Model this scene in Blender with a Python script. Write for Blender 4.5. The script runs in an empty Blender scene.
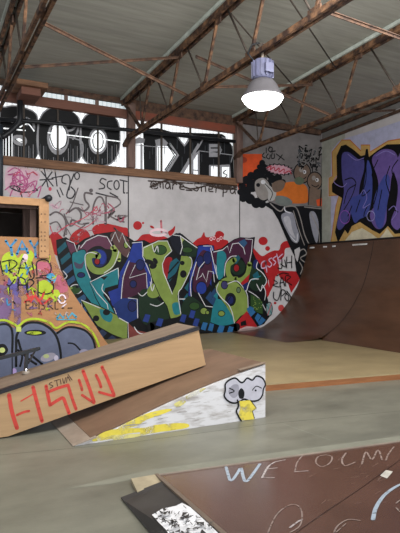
import bpy, bmesh, math, random
from mathutils import Vector, Matrix
from mathutils.geometry import tessellate_polygon
random.seed(7)
PI = math.pi
COL = bpy.context.scene.collection

# ------------------------------------------------------------------ camera
EYE = Vector((0, 0, 1.5)); FP = 535.0; CX, HY = 200.0, 274.0
YAW = math.radians(27.8)
FWD = Vector((math.sin(YAW), math.cos(YAW), 0)); RGT = Vector((math.cos(YAW), -math.sin(YAW), 0)); UP = Vector((0, 0, 1))
cd = bpy.data.cameras.new('camera'); cam = bpy.data.objects.new('camera', cd); COL.objects.link(cam)
cam.location = EYE; cam.rotation_euler = (PI/2, 0, -YAW)
cd.sensor_fit = 'VERTICAL'; cd.sensor_height = 24.0; cd.sensor_width = 18.0; cd.lens = 24.0*FP/533.0
cd.shift_y = (HY-266.5)/533.0; cd.clip_end = 200; cd.clip_start = 0.05
bpy.context.scene.camera = cam

# ------------------------------------------------------------------ light
sc = bpy.context.scene
sc.view_settings.view_transform = 'Standard'; sc.view_settings.look = 'None'
sc.view_settings.gamma = 1.0; sc.view_settings.use_curve_mapping = False
sc.view_settings.exposure = -0.2
w = bpy.data.worlds.new('overcast_sky'); sc.world = w; w.use_nodes = True
bg = w.node_tree.nodes['Background']; bg.inputs[0].default_value = (0.86, 0.93, 1.0, 1); bg.inputs[1].default_value = 2.0

def area(name, loc, rot, sx, sy, power, col):
    l = bpy.data.lights.new(name, 'AREA'); l.shape = 'RECTANGLE'; l.size = sx; l.size_y = sy; l.energy = power; l.color = col
    o = bpy.data.objects.new(name, l); COL.objects.link(o); o.location = loc; o.rotation_euler = rot; return o
# daylight through the open front, and an added fill light under the closed roof
area('daylight_front', (3.0, -3.9, 2.4), (math.radians(97), 0, 0), 11, 4.2, 400, (0.95, 0.98, 1.0))
area('overhead_fill_light', (3.0, 3.5, 4.68), (math.radians(38), 0, 0), 7.0, 1.9, 480, (1.0, 0.97, 0.92))

# ------------------------------------------------------------------ helpers
def lin(c):
    c = c/255.0
    return c/12.92 if c <= 0.04045 else ((c+0.055)/1.055)**2.4
def L(r, g, b, k=1.0): return (min(lin(r)*k, .95), min(lin(g)*k, .95), min(lin(b)*k, .95), 1)

def ray(px, py): return FWD + RGT*((px-CX)/FP) + UP*((HY-py)/FP)
def at_plane(px, py, p0, n):
    d = ray(px, py); t = (p0-EYE).dot(n)/d.dot(n); return EYE + d*t
def at_y(px, py, Y): return at_plane(px, py, Vector((0, Y, 0)), Vector((0, 1, 0)))
def at_x(px, py, X): return at_plane(px, py, Vector((X, 0, 0)), Vector((1, 0, 0)))
def at_z(px, py, Z): return at_plane(px, py, Vector((0, 0, Z)), UP)

MATS = {}
def nodes(name):
    m = bpy.data.materials.new(name); m.use_nodes = True; nt = m.node_tree
    return m, nt, nt.nodes['Principled BSDF']
def mat(name, col, rough=0.6, metal=0.0, var=0.12, scale=3.0, stretch=(1, 1, 1), col2=None, lo=0.4, hi=0.65, bump=0.0, bscale=40, spec=0.3, detail=6):
    """two-tone noise material in world (object = world) coordinates"""
    if name in MATS: return MATS[name]
    m, nt, b = nodes(name)
    tc = nt.nodes.new('ShaderNodeTexCoord'); mp = nt.nodes.new('ShaderNodeMapping'); mp.inputs['Scale'].default_value = stretch
    nz = nt.nodes.new('ShaderNodeTexNoise'); nz.inputs['Scale'].default_value = scale; nz.inputs['Detail'].default_value = detail
    nz.inputs['Roughness'].default_value = 0.65
    cr = nt.nodes.new('ShaderNodeValToRGB'); cr.color_ramp.elements[0].position = lo; cr.color_ramp.elements[1].position = hi
    c1 = tuple(min(x*(1-var), 1) for x in col[:3])+(1,)
    c2 = tuple(min(x*(1+var), 1) for x in col[:3])+(1,) if col2 is None else col2
    cr.color_ramp.elements[0].color = c1; cr.color_ramp.elements[1].color = c2
    k = nt.links.new
    k(tc.outputs['Object'], mp.inputs[0]); k(mp.outputs[0], nz.inputs['Vector']); k(nz.outputs[0], cr.inputs[0]); k(cr.outputs[0], b.inputs['Base Color'])
    b.inputs['Roughness'].default_value = rough; b.inputs['Metallic'].default_value = metal; b.inputs['Specular IOR Level'].default_value = spec
    if bump:
        n2 = nt.nodes.new('ShaderNodeTexNoise'); n2.inputs['Scale'].default_value = bscale; n2.inputs['Detail'].default_value = 3
        bp = nt.nodes.new('ShaderNodeBump'); bp.inputs['Strength'].default_value = bump; bp.inputs['Distance'].default_value = 0.01
        k(mp.outputs[0], n2.inputs['Vector']); k(n2.outputs[0], bp.inputs['Height']); k(bp.outputs[0], b.inputs['Normal'])
    MATS[name] = m; return m
def emis(name, col, s):
    if name in MATS: return MATS[name]
    m, nt, b = nodes(name); b.inputs['Base Color'].default_value = (.3, .3, .3, 1)
    b.inputs['Emission Color'].default_value = col; b.inputs['Emission Strength'].default_value = s
    MATS[name] = m; return m
def paint(r, g, b, k=1.0, var=0.10):
    n = 'paint_%d_%d_%d_%d' % (r, g, b, int(k*100))
    return mat(n, L(r, g, b, k), rough=0.55, var=var+.06, scale=5.0, lo=.3, hi=.7, spec=0.2)

def spray(r, g, b, cover=.6, scale=9.0, var=.12):
    n = 'spray_%d_%d_%d_%d' % (r, g, b, int(cover*100))
    if n in MATS: return MATS[n]
    m = mat(n, L(r, g, b), rough=.7, var=var, scale=5.0, lo=.3, hi=.7, spec=.15); nt = m.node_tree; bs = nt.nodes['Principled BSDF']
    tc = nt.nodes.new('ShaderNodeTexCoord'); nz = nt.nodes.new('ShaderNodeTexNoise'); nz.inputs['Scale'].default_value = scale; nz.inputs['Detail'].default_value = 5
    cr = nt.nodes.new('ShaderNodeValToRGB'); e = cr.color_ramp.elements
    e[0].position = .62-.4*cover; e[0].color = (max(0, cover-.45),)*3+(1,); e[1].position = .70-.3*cover; e[1].color = (1, 1, 1, 1)
    k = nt.links.new; k(tc.outputs['Object'], nz.inputs['Vector']); k(nz.outputs[0], cr.inputs[0]); k(cr.outputs[0], bs.inputs['Alpha'])
    return m

class MB:
    def __init__(s): s.v = []; s.f = []; s.m = []; s.mats = []; s.sm = []
    def mi(s, m):
        if m not in s.mats: s.mats.append(m)
        return s.mats.index(m)
    def add(s, vs, fs, m, smooth=False):
        b = len(s.v); s.v += [Vector(v) for v in vs]; i = s.mi(m)
        for f in fs: s.f.append([b+j for j in f]); s.m.append(i); s.sm.append(smooth)
        return s
    def box(s, x0, x1, y0, y1, z0, z1, m):
        vs = [(x, y, z) for x in (x0, x1) for y in (y0, y1) for z in (z0, z1)]
        return s.add(vs, [(0, 1, 3, 2), (4, 6, 7, 5), (0, 4, 5, 1), (2, 3, 7, 6), (0, 2, 6, 4), (1, 5, 7, 3)], m)
    def beam(s, p, q, wd, ht, m, up=UP):
        p = Vector(p); q = Vector(q); d = (q-p).normalized(); a = d.cross(up)
        if a.length < 1e-4: a = d.cross(Vector((1, 0, 0)))
        a.normalize(); u = a.cross(d).normalized()
        vs = [e + a*(sx*wd/2) + u*(sz*ht/2) for e in (p, q) for sx, sz in ((-1, -1), (1, -1), (1, 1), (-1, 1))]
        return s.add(vs, [(0, 3, 2, 1), (4, 5, 6, 7), (0, 1, 5, 4), (1, 2, 6, 5), (2, 3, 7, 6), (3, 0, 4, 7)], m)
    def tube(s, pts, r, m, n=10, closed=False, caps=True):
        pts = [Vector(p) for p in pts]; vs = []; fs = []; N = len(pts); pa = None
        for i, p in enumerate(pts):
            d = (pts[min(i+1, N-1)]-pts[max(i-1, 0)]).normalized()
            a = d.cross(UP) if pa is None else pa - d*pa.dot(d)
            if a.length < 1e-3: a = d.cross(Vector((1, 0, 0)))
            a.normalize(); pa = a; u = a.cross(d)
            rr = r[i] if isinstance(r, (list, tuple)) else r
            for j in range(n):
                t = 2*PI*j/n; vs.append(p + a*math.cos(t)*rr + u*math.sin(t)*rr)
        for i in range(N-1):
            for j in range(n): fs.append((i*n+j, i*n+(j+1) % n, (i+1)*n+(j+1) % n, (i+1)*n+j))
        if caps: fs.append(tuple(range(n))[::-1]); fs.append(tuple((N-1)*n+j for j in range(n)))
        return s.add(vs, fs, m, True)
    def lathe(s, c, prof, m, n=32, smooth=True):
        c = Vector(c); vs = []; fs = []
        for r, z in prof:
            for j in range(n): vs.append(c+Vector((r*math.cos(2*PI*j/n), r*math.sin(2*PI*j/n), z)))
        for i in range(len(prof)-1):
            for j in range(n): fs.append((i*n+j, i*n+(j+1) % n, (i+1)*n+(j+1) % n, (i+1)*n+j))
        return s.add(vs, fs, m, smooth)
    def prism(s, poly, axis, a0, a1, m):
        """poly in the two other axes; axis 'y': poly is (x,z)"""
        def P(a, t):
            return {'y': (a[0], t, a[1]), 'x': (t, a[0], a[1]), 'z': (a[0], a[1], t)}[axis]
        n = len(poly); vs = [P(a, a0) for a in poly]+[P(a, a1) for a in poly]
        fs = [(i, (i+1) % n, n+(i+1) % n, n+i) for i in range(n)]
        tri = tessellate_polygon([[Vector((a[0], a[1], 0)) for a in poly]])
        fs += [tuple(t) for t in tri]+[tuple(n+j for j in t[::-1]) for t in tri]
        return s.add(vs, fs, m)
    def build(s, name, parent=None, bevel=0, **props):
        me = bpy.data.meshes.new(name); me.from_pydata(s.v, [], s.f)
        for m in s.mats: me.materials.append(m)
        for p, i, sm in zip(me.polygons, s.m, s.sm): p.material_index = i; p.use_smooth = sm
        me.update(); bm = bmesh.new(); bm.from_mesh(me)
        if not props.pop('flat', False): bmesh.ops.recalc_face_normals(bm, faces=bm.faces)
        bm.to_mesh(me); bm.free()
        o = bpy.data.objects.new(name, me); COL.objects.link(o)
        if parent is not None:
            o.parent = parent; o.matrix_parent_inverse = Matrix.Translation(-parent.location)
        if bevel:
            b = o.modifiers.new('edge', 'BEVEL'); b.width = bevel; b.segments = 2; b.limit_method = 'ANGLE'
        for k, v in props.items(): o[k] = v
        return o
def thing(name, loc, label, cat, group=None):
    o = bpy.data.objects.new(name, None); COL.objects.link(o); o.location = loc; o.empty_display_size = .1
    o['label'] = label; o['category'] = cat
    if group: o['group'] = group
    return o

def crom(pts, closed, k=5):
    n = len(pts); out = []
    rng = range(n if closed else n-1)
    for i in rng:
        g = (lambda j: pts[j % n]) if closed else (lambda j: pts[max(0, min(n-1, j))])
        a, b, c, d = g(i-1), g(i), g(i+1), g(i+2)
        for q in range(k):
            t = q/k
            out.append(tuple(.5*((2*b[e])+(-a[e]+c[e])*t+(2*a[e]-5*b[e]+4*c[e]-d[e])*t*t+(-a[e]+3*b[e]-3*c[e]+d[e])*t**3) for e in (0, 1)))
    if not closed: out.append(tuple(pts[-1]))
    return out
class Paint:
    """a coat of paint on a plane: every stroke and fill is a real flat shape lying on the surface, each coat a hair above the last"""
    def __init__(s, p0, n, off=0.002, step=0.00012):
        s.ol = None; s.p0 = Vector(p0); s.n = Vector(n).normalized(); s.mb = MB(); s.o = off; s.st = step
        s.u = UP.cross(s.n)
        if s.u.length < .05: s.u = Vector((1, 0, 0))
        s.u = (s.u - s.n*s.u.dot(s.n)).normalized(); s.vv = s.n.cross(s.u)
    def to(s, p):
        q = at_plane(p[0], p[1], s.p0, s.n)-s.p0; return Vector((q.dot(s.u), q.dot(s.vv)))
    def back(s, q): return s.p0 + s.u*q[0] + s.vv*q[1] + s.n*s.o
    def fill(s, pts, m, smooth=False):
        big_ = len(pts) >= 9
        if smooth: pts = crom(pts, True)
        if s.ol and big_: s.line(pts, s.ol[1], s.ol[0], smooth=False, closed=True)
        q = [s.to(p) for p in pts]
        tri = tessellate_polygon([[Vector((a[0], a[1], 0)) for a in q]])
        fs = []
        for t in tri:
            A, B, C = (q[j] for j in t)
            fs.append(tuple(t) if (B-A).cross(C-A) > 0 else tuple(t)[::-1])
        s.mb.add([s.back(a) for a in q], fs, m); s.o += s.st; return s
    def line(s, pts, wpx, m, smooth=True, closed=False):
        if smooth and len(pts) > 2: pts = crom(pts, closed, 4)
        if closed: pts = list(pts)+[pts[0], pts[1]]
        mid = pts[len(pts)//2]; dep = (at_plane(mid[0], mid[1], s.p0, s.n)-EYE).dot(FWD)
        w = wpx*dep/FP/2; q = [s.to(p) for p in pts]; vs = []; fs = []
        for i in range(len(q)):
            a = q[max(0, i-1)]; b = q[min(len(q)-1, i+1)]; d = (b-a)
            if d.length < 1e-9: d = Vector((1, 0))
            d.normalize(); nn = Vector((-d[1], d[0]))*w
            vs += [s.back(q[i]+nn), s.back(q[i]-nn)]
        for i in range(len(q)-1): fs.append((2*i, 2*i+1, 2*i+3, 2*i+2))
        s.mb.add(vs, fs, m)
        if not closed:
            for e in (q[0], q[-1]):
                s.mb.add([s.back(e+Vector((math.cos(t*PI/4), math.sin(t*PI/4)))*w) for t in range(8)], [tuple(range(8))], m)
        s.o += s.st; return s
    def ell(s, cx, cy, rx, ry, m, rot=0, n=20):
        c, si = math.cos(rot), math.sin(rot)
        return s.fill([(cx+rx*math.cos(t)*c-ry*math.sin(t)*si, cy+rx*math.cos(t)*si+ry*math.sin(t)*c) for t in [2*PI*i/n for i in range(n)]], m)
    def ring(s, cx, cy, rx, ry, w, m, rot=0, n=20):
        c, si = math.cos(rot), math.sin(rot)
        return s.line([(cx+rx*math.cos(t)*c-ry*math.sin(t)*si, cy+rx*math.cos(t)*si+ry*math.sin(t)*c) for t in [2*PI*i/n for i in range(n)]], w, m, smooth=False, closed=True)
    def done(s, name, parent, label):
        return s.mb.build(name, parent, flat=True, label=label)

# ------------------------------------------------------------------ materials
M_CONC = mat('floor_concrete', L(110, 109, 98), rough=.38, scale=1.0, stretch=(1, 1.8, 1), var=.3, lo=.3, hi=.7, spec=.4, bump=.05)
M_ROOF = mat('roof_boards', L(152, 152, 144), rough=.85, scale=1.6, stretch=(.5, 6, 1), var=.18, lo=.3, hi=.7, bump=.15, bscale=6)
M_WALL = mat('whitewashed_wall', L(188, 184, 186), rough=.8, scale=1.4, var=.17, lo=.3, hi=.7, spec=.15)
M_WALLG = mat('grey_concrete_wall', L(120, 115, 114), rough=.85, scale=1.8, var=.25, lo=.3, hi=.7, spec=.15)
M_RUST = mat('rusty_steel', L(62, 46, 40), rough=.8, scale=7, var=0.1, col2=L(150, 112, 82), lo=.42, hi=.72, metal=.15, bump=.3, bscale=30)
M_RUSTD = mat('dark_rusty_steel', L(58, 46, 42), rough=.8, scale=7, var=0.1, col2=L(112, 84, 66), lo=.35, hi=.7, metal=.15)
M_ROD = mat('dark_rod_steel', L(70, 62, 56), rough=.6, scale=8, var=.2, metal=.3)
M_NAIL = mat('pale_nailer_wood', L(184, 192, 184), rough=.8, scale=4, var=.15)
M_SILL = mat('brown_timber', L(92, 68, 52), rough=.75, scale=2, stretch=(1, 8, 12), var=.1, col2=L(140, 102, 76), lo=.3, hi=.7)
M_HEAD = mat('red_brown_timber', L(112, 76, 64), rough=.75, scale=2, stretch=(1, 8, 12), var=.15, lo=.3, hi=.7)
M_POST = mat('grey_brown_timber', L(112, 90, 82), rough=.8, scale=3, stretch=(6, 6, 1), var=.18)
M_BLACK = mat('black_pipe', L(30, 32, 36), rough=.45, scale=4, var=.2)
M_PLY = mat('pale_plywood', L(162, 132, 98), rough=.7, scale=1.5, stretch=(1, 5, 14), var=.10, lo=.3, hi=.7, spec=.25)
M_PLYO = mat('orange_plywood', L(152, 110, 74), rough=.7, scale=1.6, stretch=(2, 2, 6), var=.16, lo=.3, hi=.7)
M_FRAMEW = mat('tan_frame_wood', L(160, 122, 86), rough=.7, scale=2, stretch=(3, 3, 3), var=.14)
M_MASON = mat('brown_masonite', L(80, 56, 42), rough=.32, scale=2.2, stretch=(1.5, .5, 1.5), var=.28, lo=.3, hi=.7, spec=.45)
M_MASONR = mat('red_brown_masonite', L(90, 64, 54), rough=.26, scale=2.2, stretch=(1, 1, 1), var=.22, lo=.25, hi=.75, spec=.6, bump=.04)
M_PLAT = mat('worn_tan_floor_sheet', L(148, 132, 100), rough=.45, scale=1.3, stretch=(1, 1.4, 1), var=.18, lo=.3, hi=.7, spec=.35)
M_EDGEO = mat('orange_lumber_edge', L(138, 90, 56), rough=.7, scale=3, stretch=(1, 1, 8), var=.12)
M_RIDE = mat('brown_riding_sheet', L(108, 86, 70), rough=.5, scale=1.8, stretch=(1, 3, 1), var=.2, lo=.3, hi=.7)
M_METAL = mat('dull_steel_plate', L(146, 134, 122), rough=.5, scale=4, metal=.15, var=.15)
M_LEDGET = mat('weathered_ledge_top', L(118, 102, 88), rough=.7, scale=1.6, stretch=(.6, 6, 1), var=.2, lo=.3, hi=.7)
M_EDGEB = mat('black_steel_edge', L(42, 40, 44), rough=.4, scale=4, var=.2, metal=.3)
M_WHITEP = mat('chipped_white_paint', L(206, 204, 206), rough=.7, scale=3.2, stretch=(1.2, 1, 5), var=.03, col2=L(150, 142, 136), lo=.48, hi=.72)
M_GUARD = mat('black_mat_sheet', L(58, 56, 56), rough=.5, scale=2, var=.25)
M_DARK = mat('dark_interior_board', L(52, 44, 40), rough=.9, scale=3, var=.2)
M_GLASS = None
def glass_panel(name, col, s):
    """corrugated translucent sheet, lit by the daylight behind it"""
    m, nt, b = nodes(name)
    tc = nt.nodes.new('ShaderNodeTexCoord'); mp = nt.nodes.new('ShaderNodeMapping'); mp.inputs['Scale'].default_value = (1, 0, 0)
    wv = nt.nodes.new('ShaderNodeTexWave'); wv.inputs['Scale'].default_value = 3.2; wv.bands_direction = 'X'
    cr = nt.nodes.new('ShaderNodeValToRGB'); cr.color_ramp.elements[0].color = tuple(c*.55 for c in col[:3])+(1,); cr.color_ramp.elements[1].color = col
    cr.color_ramp.elements[1].position = .5
    k = nt.links.new; k(tc.outputs['Object'], mp.inputs[0]); k(mp.outputs[0], wv.inputs[0]); k(wv.outputs[0], cr.inputs[0]); k(cr.outputs[0], b.inputs['Emission Color'])
    b.inputs['Emission Strength'].default_value = s; b.inputs['Base Color'].default_value = (.5, .5, .5, 1); b.inputs['Roughness'].default_value = .4
    return m
M_GLASS = glass_panel('translucent_panel', (.93, .97, 1, 1), 1.05)
M_GLASSC = glass_panel('clerestory_panel', (.8, .93, .97, 1), .7)

# ------------------------------------------------------------------ the room
YW, XW, XL, YF = 11.2, 9.6, -4.0, -4.0
def S(mb, name, **k): return mb.build(name, None, kind='structure', **k)
S(MB().box(XL-.2, XW+.2, YF, YW+.2, -.15, 0, M_CONC), 'floor')
RZ = 5.36; RS = .0375                                  # underside of the roof: rises towards the camera
def roofz(y): return RZ + (YW-y)*RS
mb = MB(); y0, y1 = YF-.4, YW+.3
mb.prism([(y0, roofz(y0)), (y1, roofz(y1)), (y1, roofz(y1)+.12), (y0, roofz(y0)+.12)], 'x', XL-.3, XW+.4, M_ROOF)
ceiling = S(mb, 'ceiling')
# roof boards joints: a thin batten every 1.2 m
# back wall: lower panels, window band, upper concrete part at the right
XJ = at_y(235, 160, YW).x                               # right end of the window band
XP = at_y(129.5, 150, YW).x                             # timber post between the windows
mb = MB()
mb.box(XL, XJ, YW, YW+.2, 0, 3.66, M_WALL)
mb.box(XL, XJ, YW, YW+.2, 5.24, roofz(YW)+.02, M_POST)
mb.box(XJ, XW+.2, YW, YW+.2, 0, roofz(YW)+.02, M_WALLG)
wall_back = S(mb, 'wall_back')
mb = MB()
for px in (128.3, 239.6):
    x = at_y(px, 250, YW).x; mb.box(x-.013, x+.013, YW-.004, YW+.01, 0, 3.66, M_EDGEB)
mb.build('panel_seam', wall_back, label='dark vertical seam lines')
mb = MB().box(XW, XW+.2, YF, YW, 0, roofz(YF)+.02, M_WALL); wall_right = S(mb, 'wall_right')
mb = MB().box(XL-.2, XL, 3.0, YW+.2, 0, roofz(3)+.1, M_WALL); wall_left = S(mb, 'wall_left')
# timber courses of the window band
S(MB().box(XL, XJ+.02, YW-.10, YW+.02, 3.66, 3.83, M_SILL), 'trim_1', bevel=.006)
S(MB().box(XL, XP, YW-.08, YW+.06, 4.92, 5.11, M_HEAD), 'trim_2', bevel=.006)
M_HEADO = mat('orange_painted_timber', L(140, 74, 56), rough=.75, scale=1.2, stretch=(1, 3, 3), var=.15, col2=L(98, 68, 56), lo=.4, hi=.7)
S(MB().box(XP, XJ+.05, YW-.08, YW+.06, 4.93, 5.11, M_HEADO), 'trim_3', bevel=.006)
S(MB().box(XL, XJ, YW-.06, YW+.06, 5.24, roofz(YW)-.01, M_RUSTD), 'trim_4')
S(MB().box(XP, XJ, YW-.06, YW+.06, 5.11, 5.24, M_RUSTD), 'trim_5')
S(MB().box(XP-.085, XP+.085, YW-.16, YW-.01, 3.83, 5.24, M_POST), 'trim_6', bevel=.006)
S(MB().box(XJ-.04, XJ+.13, YW-.16, YW-.01, 3.72, 5.24, M_POST), 'trim_7', bevel=.006)
# corner pilaster, pale
xa = at_y(322, 200, YW).x
M_PIL = mat('pale_green_grey_plaster', L(166, 168, 158), rough=.85, scale=3, var=.12)
pil = S(MB().box(xa, XW, YW-.05, YW, 2.2, 4.75, M_PIL), 'trim_8')
def pane(name, x0, x1, z0, z1, m, fm, label=None):
    p = MB().box(x0, x1, YW+.03, YW+.06, z0, z1, m).build(name, None, kind='structure')
    return p
win1 = pane('window_1', XL, XP, 3.83, 4.92, M_GLASS, M_HEAD)
win2 = pane('window_2', XP, XJ, 3.83, 4.93, M_GLASS, M_HEAD)
win3 = pane('window_3', XL, XP, 5.11, 5.24, M_GLASSC, M_HEAD)
mb = MB()
for px in (10, 66, 97):
    x = at_y(px, 98, YW).x; mb.box(x-.035, x+.035, YW-.02, YW+.03, 5.11, 5.24, M_POST)
mb.build('window_frame', win3)
mb = MB()
for px in (24, 58, 98):
    x = at_y(px, 140, YW).x; mb.box(x-.018, x+.018, YW+.004, YW+.03, 3.83, 4.92, M_ROD)
mb.build('window_frame', win1)
mb = MB()
for px in (161.8, 190.5, 219):
    x = at_y(px, 150, YW).x; mb.box(x-.022, x+.022, YW+.004, YW+.03, 3.83, 4.93, M_ROD)
mb.build('window_frame', win2)

# ------------------------------------------------------------------ graffiti on the window panes
K = paint(16, 17, 20); GY = paint(150, 150, 155); WL = M_GLASS; DG = paint(70, 74, 80)
PW = lambda off=.002: Paint((0, YW, 0), (0, -1, 0), off)
p = Paint((0, YW+.03, 0), (0, -1, 0), .001)
SH = [[(0, 112), (6, 107), (16, 106), (28, 109), (36, 114), (38, 124), (37, 140), (38, 158), (30, 161), (2, 159)],
      [(39, 122), (44, 112), (54, 107), (66, 108), (75, 113), (80, 122), (81, 140), (80, 158), (70, 163), (50, 162), (40, 158), (38, 140)],
      [(82, 122), (88, 114), (98, 111), (110, 113), (118, 122), (120, 140), (117, 156), (108, 165), (92, 165), (83, 158), (80, 140)]]
for s_ in SH: p.fill(s_, K, True)
for s_ in SH: p.line(s_, 1.3, GY, closed=True)
# S strokes
p.line([(12, 122), (17, 117), (24, 119), (27, 125)], 2.2, GY)
p.line([(27, 118), (33, 123), (34, 129)], 2.4, GY).line([(20, 127), (28, 124), (34, 131)], 1.2, WL)
p.fill([(12, 138), (16, 135), (24, 136), (27, 141), (24, 146), (15, 144)], GY, True)
p.ell(19.5, 140.5, 3.6, 2, WL, .3).line([(15, 139), (19, 142), (23, 141)], .8, K)
p.line([(4, 128.3), (25, 130.5)], 1.4, WL)
# C counter
p.ell(58, 138, 11, 17, GY).ell(58, 137, 8.6, 13.2, WL)
p.line([(52, 128), (50, 137), (54, 147), (60, 149), (66, 144), (67, 134), (63, 126)], 1, K)
p.line([(66, 131), (72, 130), (78, 125), (77, 133), (73, 139)], 2.0, GY)
p.line([(68, 137), (76, 139), (82, 142), (83, 152), (78, 162)], 1.2, GY)
# O counter
p.ell(98, 141, 9.6, 13.5, GY).ell(98, 141, 7.6, 11, WL).ring(98, 141, 5.4, 8.4, .9, K)
p.line([(48, 132.8), (81, 136.6)], 1.0, WL).line([(81, 136.6), (124, 142)], 1.1, WL)
for px, a, b in ((58, 124, 151), (98, 130, 152)): p.line([(px, a), (px, b)], 1.2, DG)
for px in list(range(3, 15, 3)):
    p.line([(px, 132+(px % 2)), (px, 158)], 1.0, WL)
for i in range(44):
    px = 14+i*2.45+random.uniform(-.6, .6)
    if abs(px-58) < 10 or abs(px-98) < 9: a = 156
    else: a = 144
    p.line([(px, a+random.uniform(0, 5)), (px, 157+px*.05+random.uniform(-1, 2))], .55, DG if i % 2 else GY)
for a in ((2, 160), (38, 160), (81, 163), (120, 162)): p.fill([(a[0]-4, a[1]+2), (a[0], a[1]-6), (a[0]+4, a[1]+3)], WL)
p.fill([(30, 106), (40, 107), (38, 113)], WL).fill([(68, 108.5), (84, 111), (81, 118)], WL).fill([(107, 112), (123, 116), (123, 130), (118, 120)], WL)
p.done('graffiti_lettering', win1, 'black and white SCO lettering on the panes')

p = Paint((0, YW+.03, 0), (0, -1, 0), .001)
p.fill([(143, 129), (158, 128), (172, 132), (200, 133), (222, 134), (232, 141), (235, 156), (235, 181), (205, 181), (180, 180), (144, 175)], K)
p.fill([(132, 141), (139, 137), (145, 139), (144, 143), (134, 144)], GY)
p.fill([(132, 144), (143.5, 144), (143.5, 175), (132, 174)], WL).line([(141.5, 145), (141.5, 174)], 2.4, GY)
p.fill([(155, 140), (163, 138), (168, 143), (166, 146), (156, 146)], GY).fill([(156, 146), (168, 146), (176, 155), (164, 173), (164, 177), (156, 176)], WL)
p.line([(156.2, 146), (156.2, 175)], 1.6, GY).line([(158.6, 147), (158.2, 175)], .8, K)
p.line([(168, 146), (174.5, 155.5), (165, 170)], 1.3, K, False).line([(170, 144), (178, 155), (167, 172)], 2.4, GY, False)
p.fill([(174, 134), (193, 135), (184.5, 147)], GY).fill([(176.5, 135), (190, 135.5), (184.3, 144.5)], WL).fill([(181, 134.5), (189, 135), (184.3, 141)], WL)
p.fill([(177, 178), (198, 143), (200, 146), (196, 152), (191, 179)], GY).fill([(181, 178), (191, 161), (190.5, 179)], WL)
p.fill([(192.5, 158), (196, 153), (199.5, 150), (199.5, 179), (192.5, 179)], GY).fill([(193.5, 160), (197.5, 154), (197.5, 179), (193.5, 179)], WL)
p.line([(193, 170), (198, 170.5)], .8, K)
p.line([(204, 137), (199, 146), (188, 160)], 1.4, GY)
p.fill([(209, 144), (219, 144), (222, 150), (219, 157), (209, 157)], GY).line([(211, 148), (218, 148)], 1.4, K).line([(211, 152.5), (219, 152)], 1.2, K)
p.fill([(209, 165), (230, 165), (231, 181), (209, 180)], GY).fill([(211, 166), (218, 167), (218, 180), (211, 180)], WL).fill([(222, 167), (229, 167), (229, 180), (222, 180)], WL)
p.line([(226, 170), (223, 173), (227, 175), (224, 178)], 1, K).line([(210, 166), (229, 165)], 1, GY)
p.line([(222, 137), (230, 142), (233, 152), (231, 162)], 1.1, GY).fill([(225, 137), (233, 139), (234, 148)], WL)
p.line([(134, 144.8), (168, 148)], .7, GY).line([(200, 151), (232, 155)], .8, GY)
for i in range(22):
    px = 145+i*4+random.uniform(-1, 1); a = random.uniform(138, 160)
    p.line([(px, a), (px, a+random.uniform(6, 14))], .5, DG)
for px in (161.8, 190.5, 219): p.line([(px, 133), (px, 178)], 1.3, paint(62, 54, 52))
p.done('graffiti_lettering', win2, 'black and white angular lettering on the panes')

# ------------------------------------------------------------------ tags on the upper left of the back wall
p = PW()
PK = paint(176, 84, 132); PK2 = paint(190, 70, 90); BT = paint(52, 50, 54); GT = paint(100, 92, 94); RD = paint(168, 34, 38); RDD = paint(140, 26, 32)
LP = paint(204, 170, 184)
p.fill([(7, 168), (20, 167), (34, 170), (40, 176), (34, 186), (30, 196), (12, 195), (5, 185)], LP, True)
for r_ in (0, 1.1, 2.2, 3.0): p.ring(20, 181, 7.5+r_, 6-r_*.6, 1.0, PK, r_*.5)
p.line([(20, 172), (20, 190)], 1.2, PK).line([(12, 184), (29, 178)], 1.2, PK).line([(13, 176), (27, 187)], 1.2, PK)
p.line([(27, 185), (37, 181), (33, 193), (41, 186), (38, 197)], 1.2, PK).line([(5, 190), (14, 184), (10, 196)], 1.2, PK).line([(8, 172), (14, 168), (20, 170)], 1.2, PK)
p.line([(12, 188), (20, 192), (30, 192)], 1.3, BT).line([(19, 188), (22, 197)], 1.2, BT).line([(33, 172), (37, 175)], 1.6, PK2)
for a, b in (((44, 168), (48, 187)), ((40, 180), (53, 179)), ((41, 171), (53, 186)), ((52, 172), (42, 186))): p.line([a, b], 1.3, BT)
p.line([(55, 171), (57, 186)], 1.3, BT).line([(52, 178), (63, 176)], 1.2, BT)
p.line([(66, 184), (62, 182), (63, 176), (68, 175), (70, 180), (69, 190)], 1.3, BT).line([(74, 174), (68, 190), (67, 197), (72, 198), (75, 192), (71, 187)], 1.4, BT).ring(77, 176, 2.4, 3.5, 1.2, BT)
p.line([(57, 190), (60, 197)], 1.2, BT).line([(60, 188), (63, 195)], 1.2, BT)
# SCOT..
p.line([(106, 180), (102, 178.5), (100, 182), (104, 185), (104, 188), (99, 189)], 1.3, BT)
p.line([(112, 181), (108, 182), (107.5, 187), (111, 189.5)], 1.3, BT).ring(116.5, 185, 2.6, 4.4, 1.3, BT)
p.line([(120, 180), (127, 181.5)], 1.3, BT).line([(123.5, 181), (123.5, 193)], 1.3, BT).ell(124.5, 193, .8, .8, BT).ell(126.8, 193, .8, .8, BT)
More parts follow.
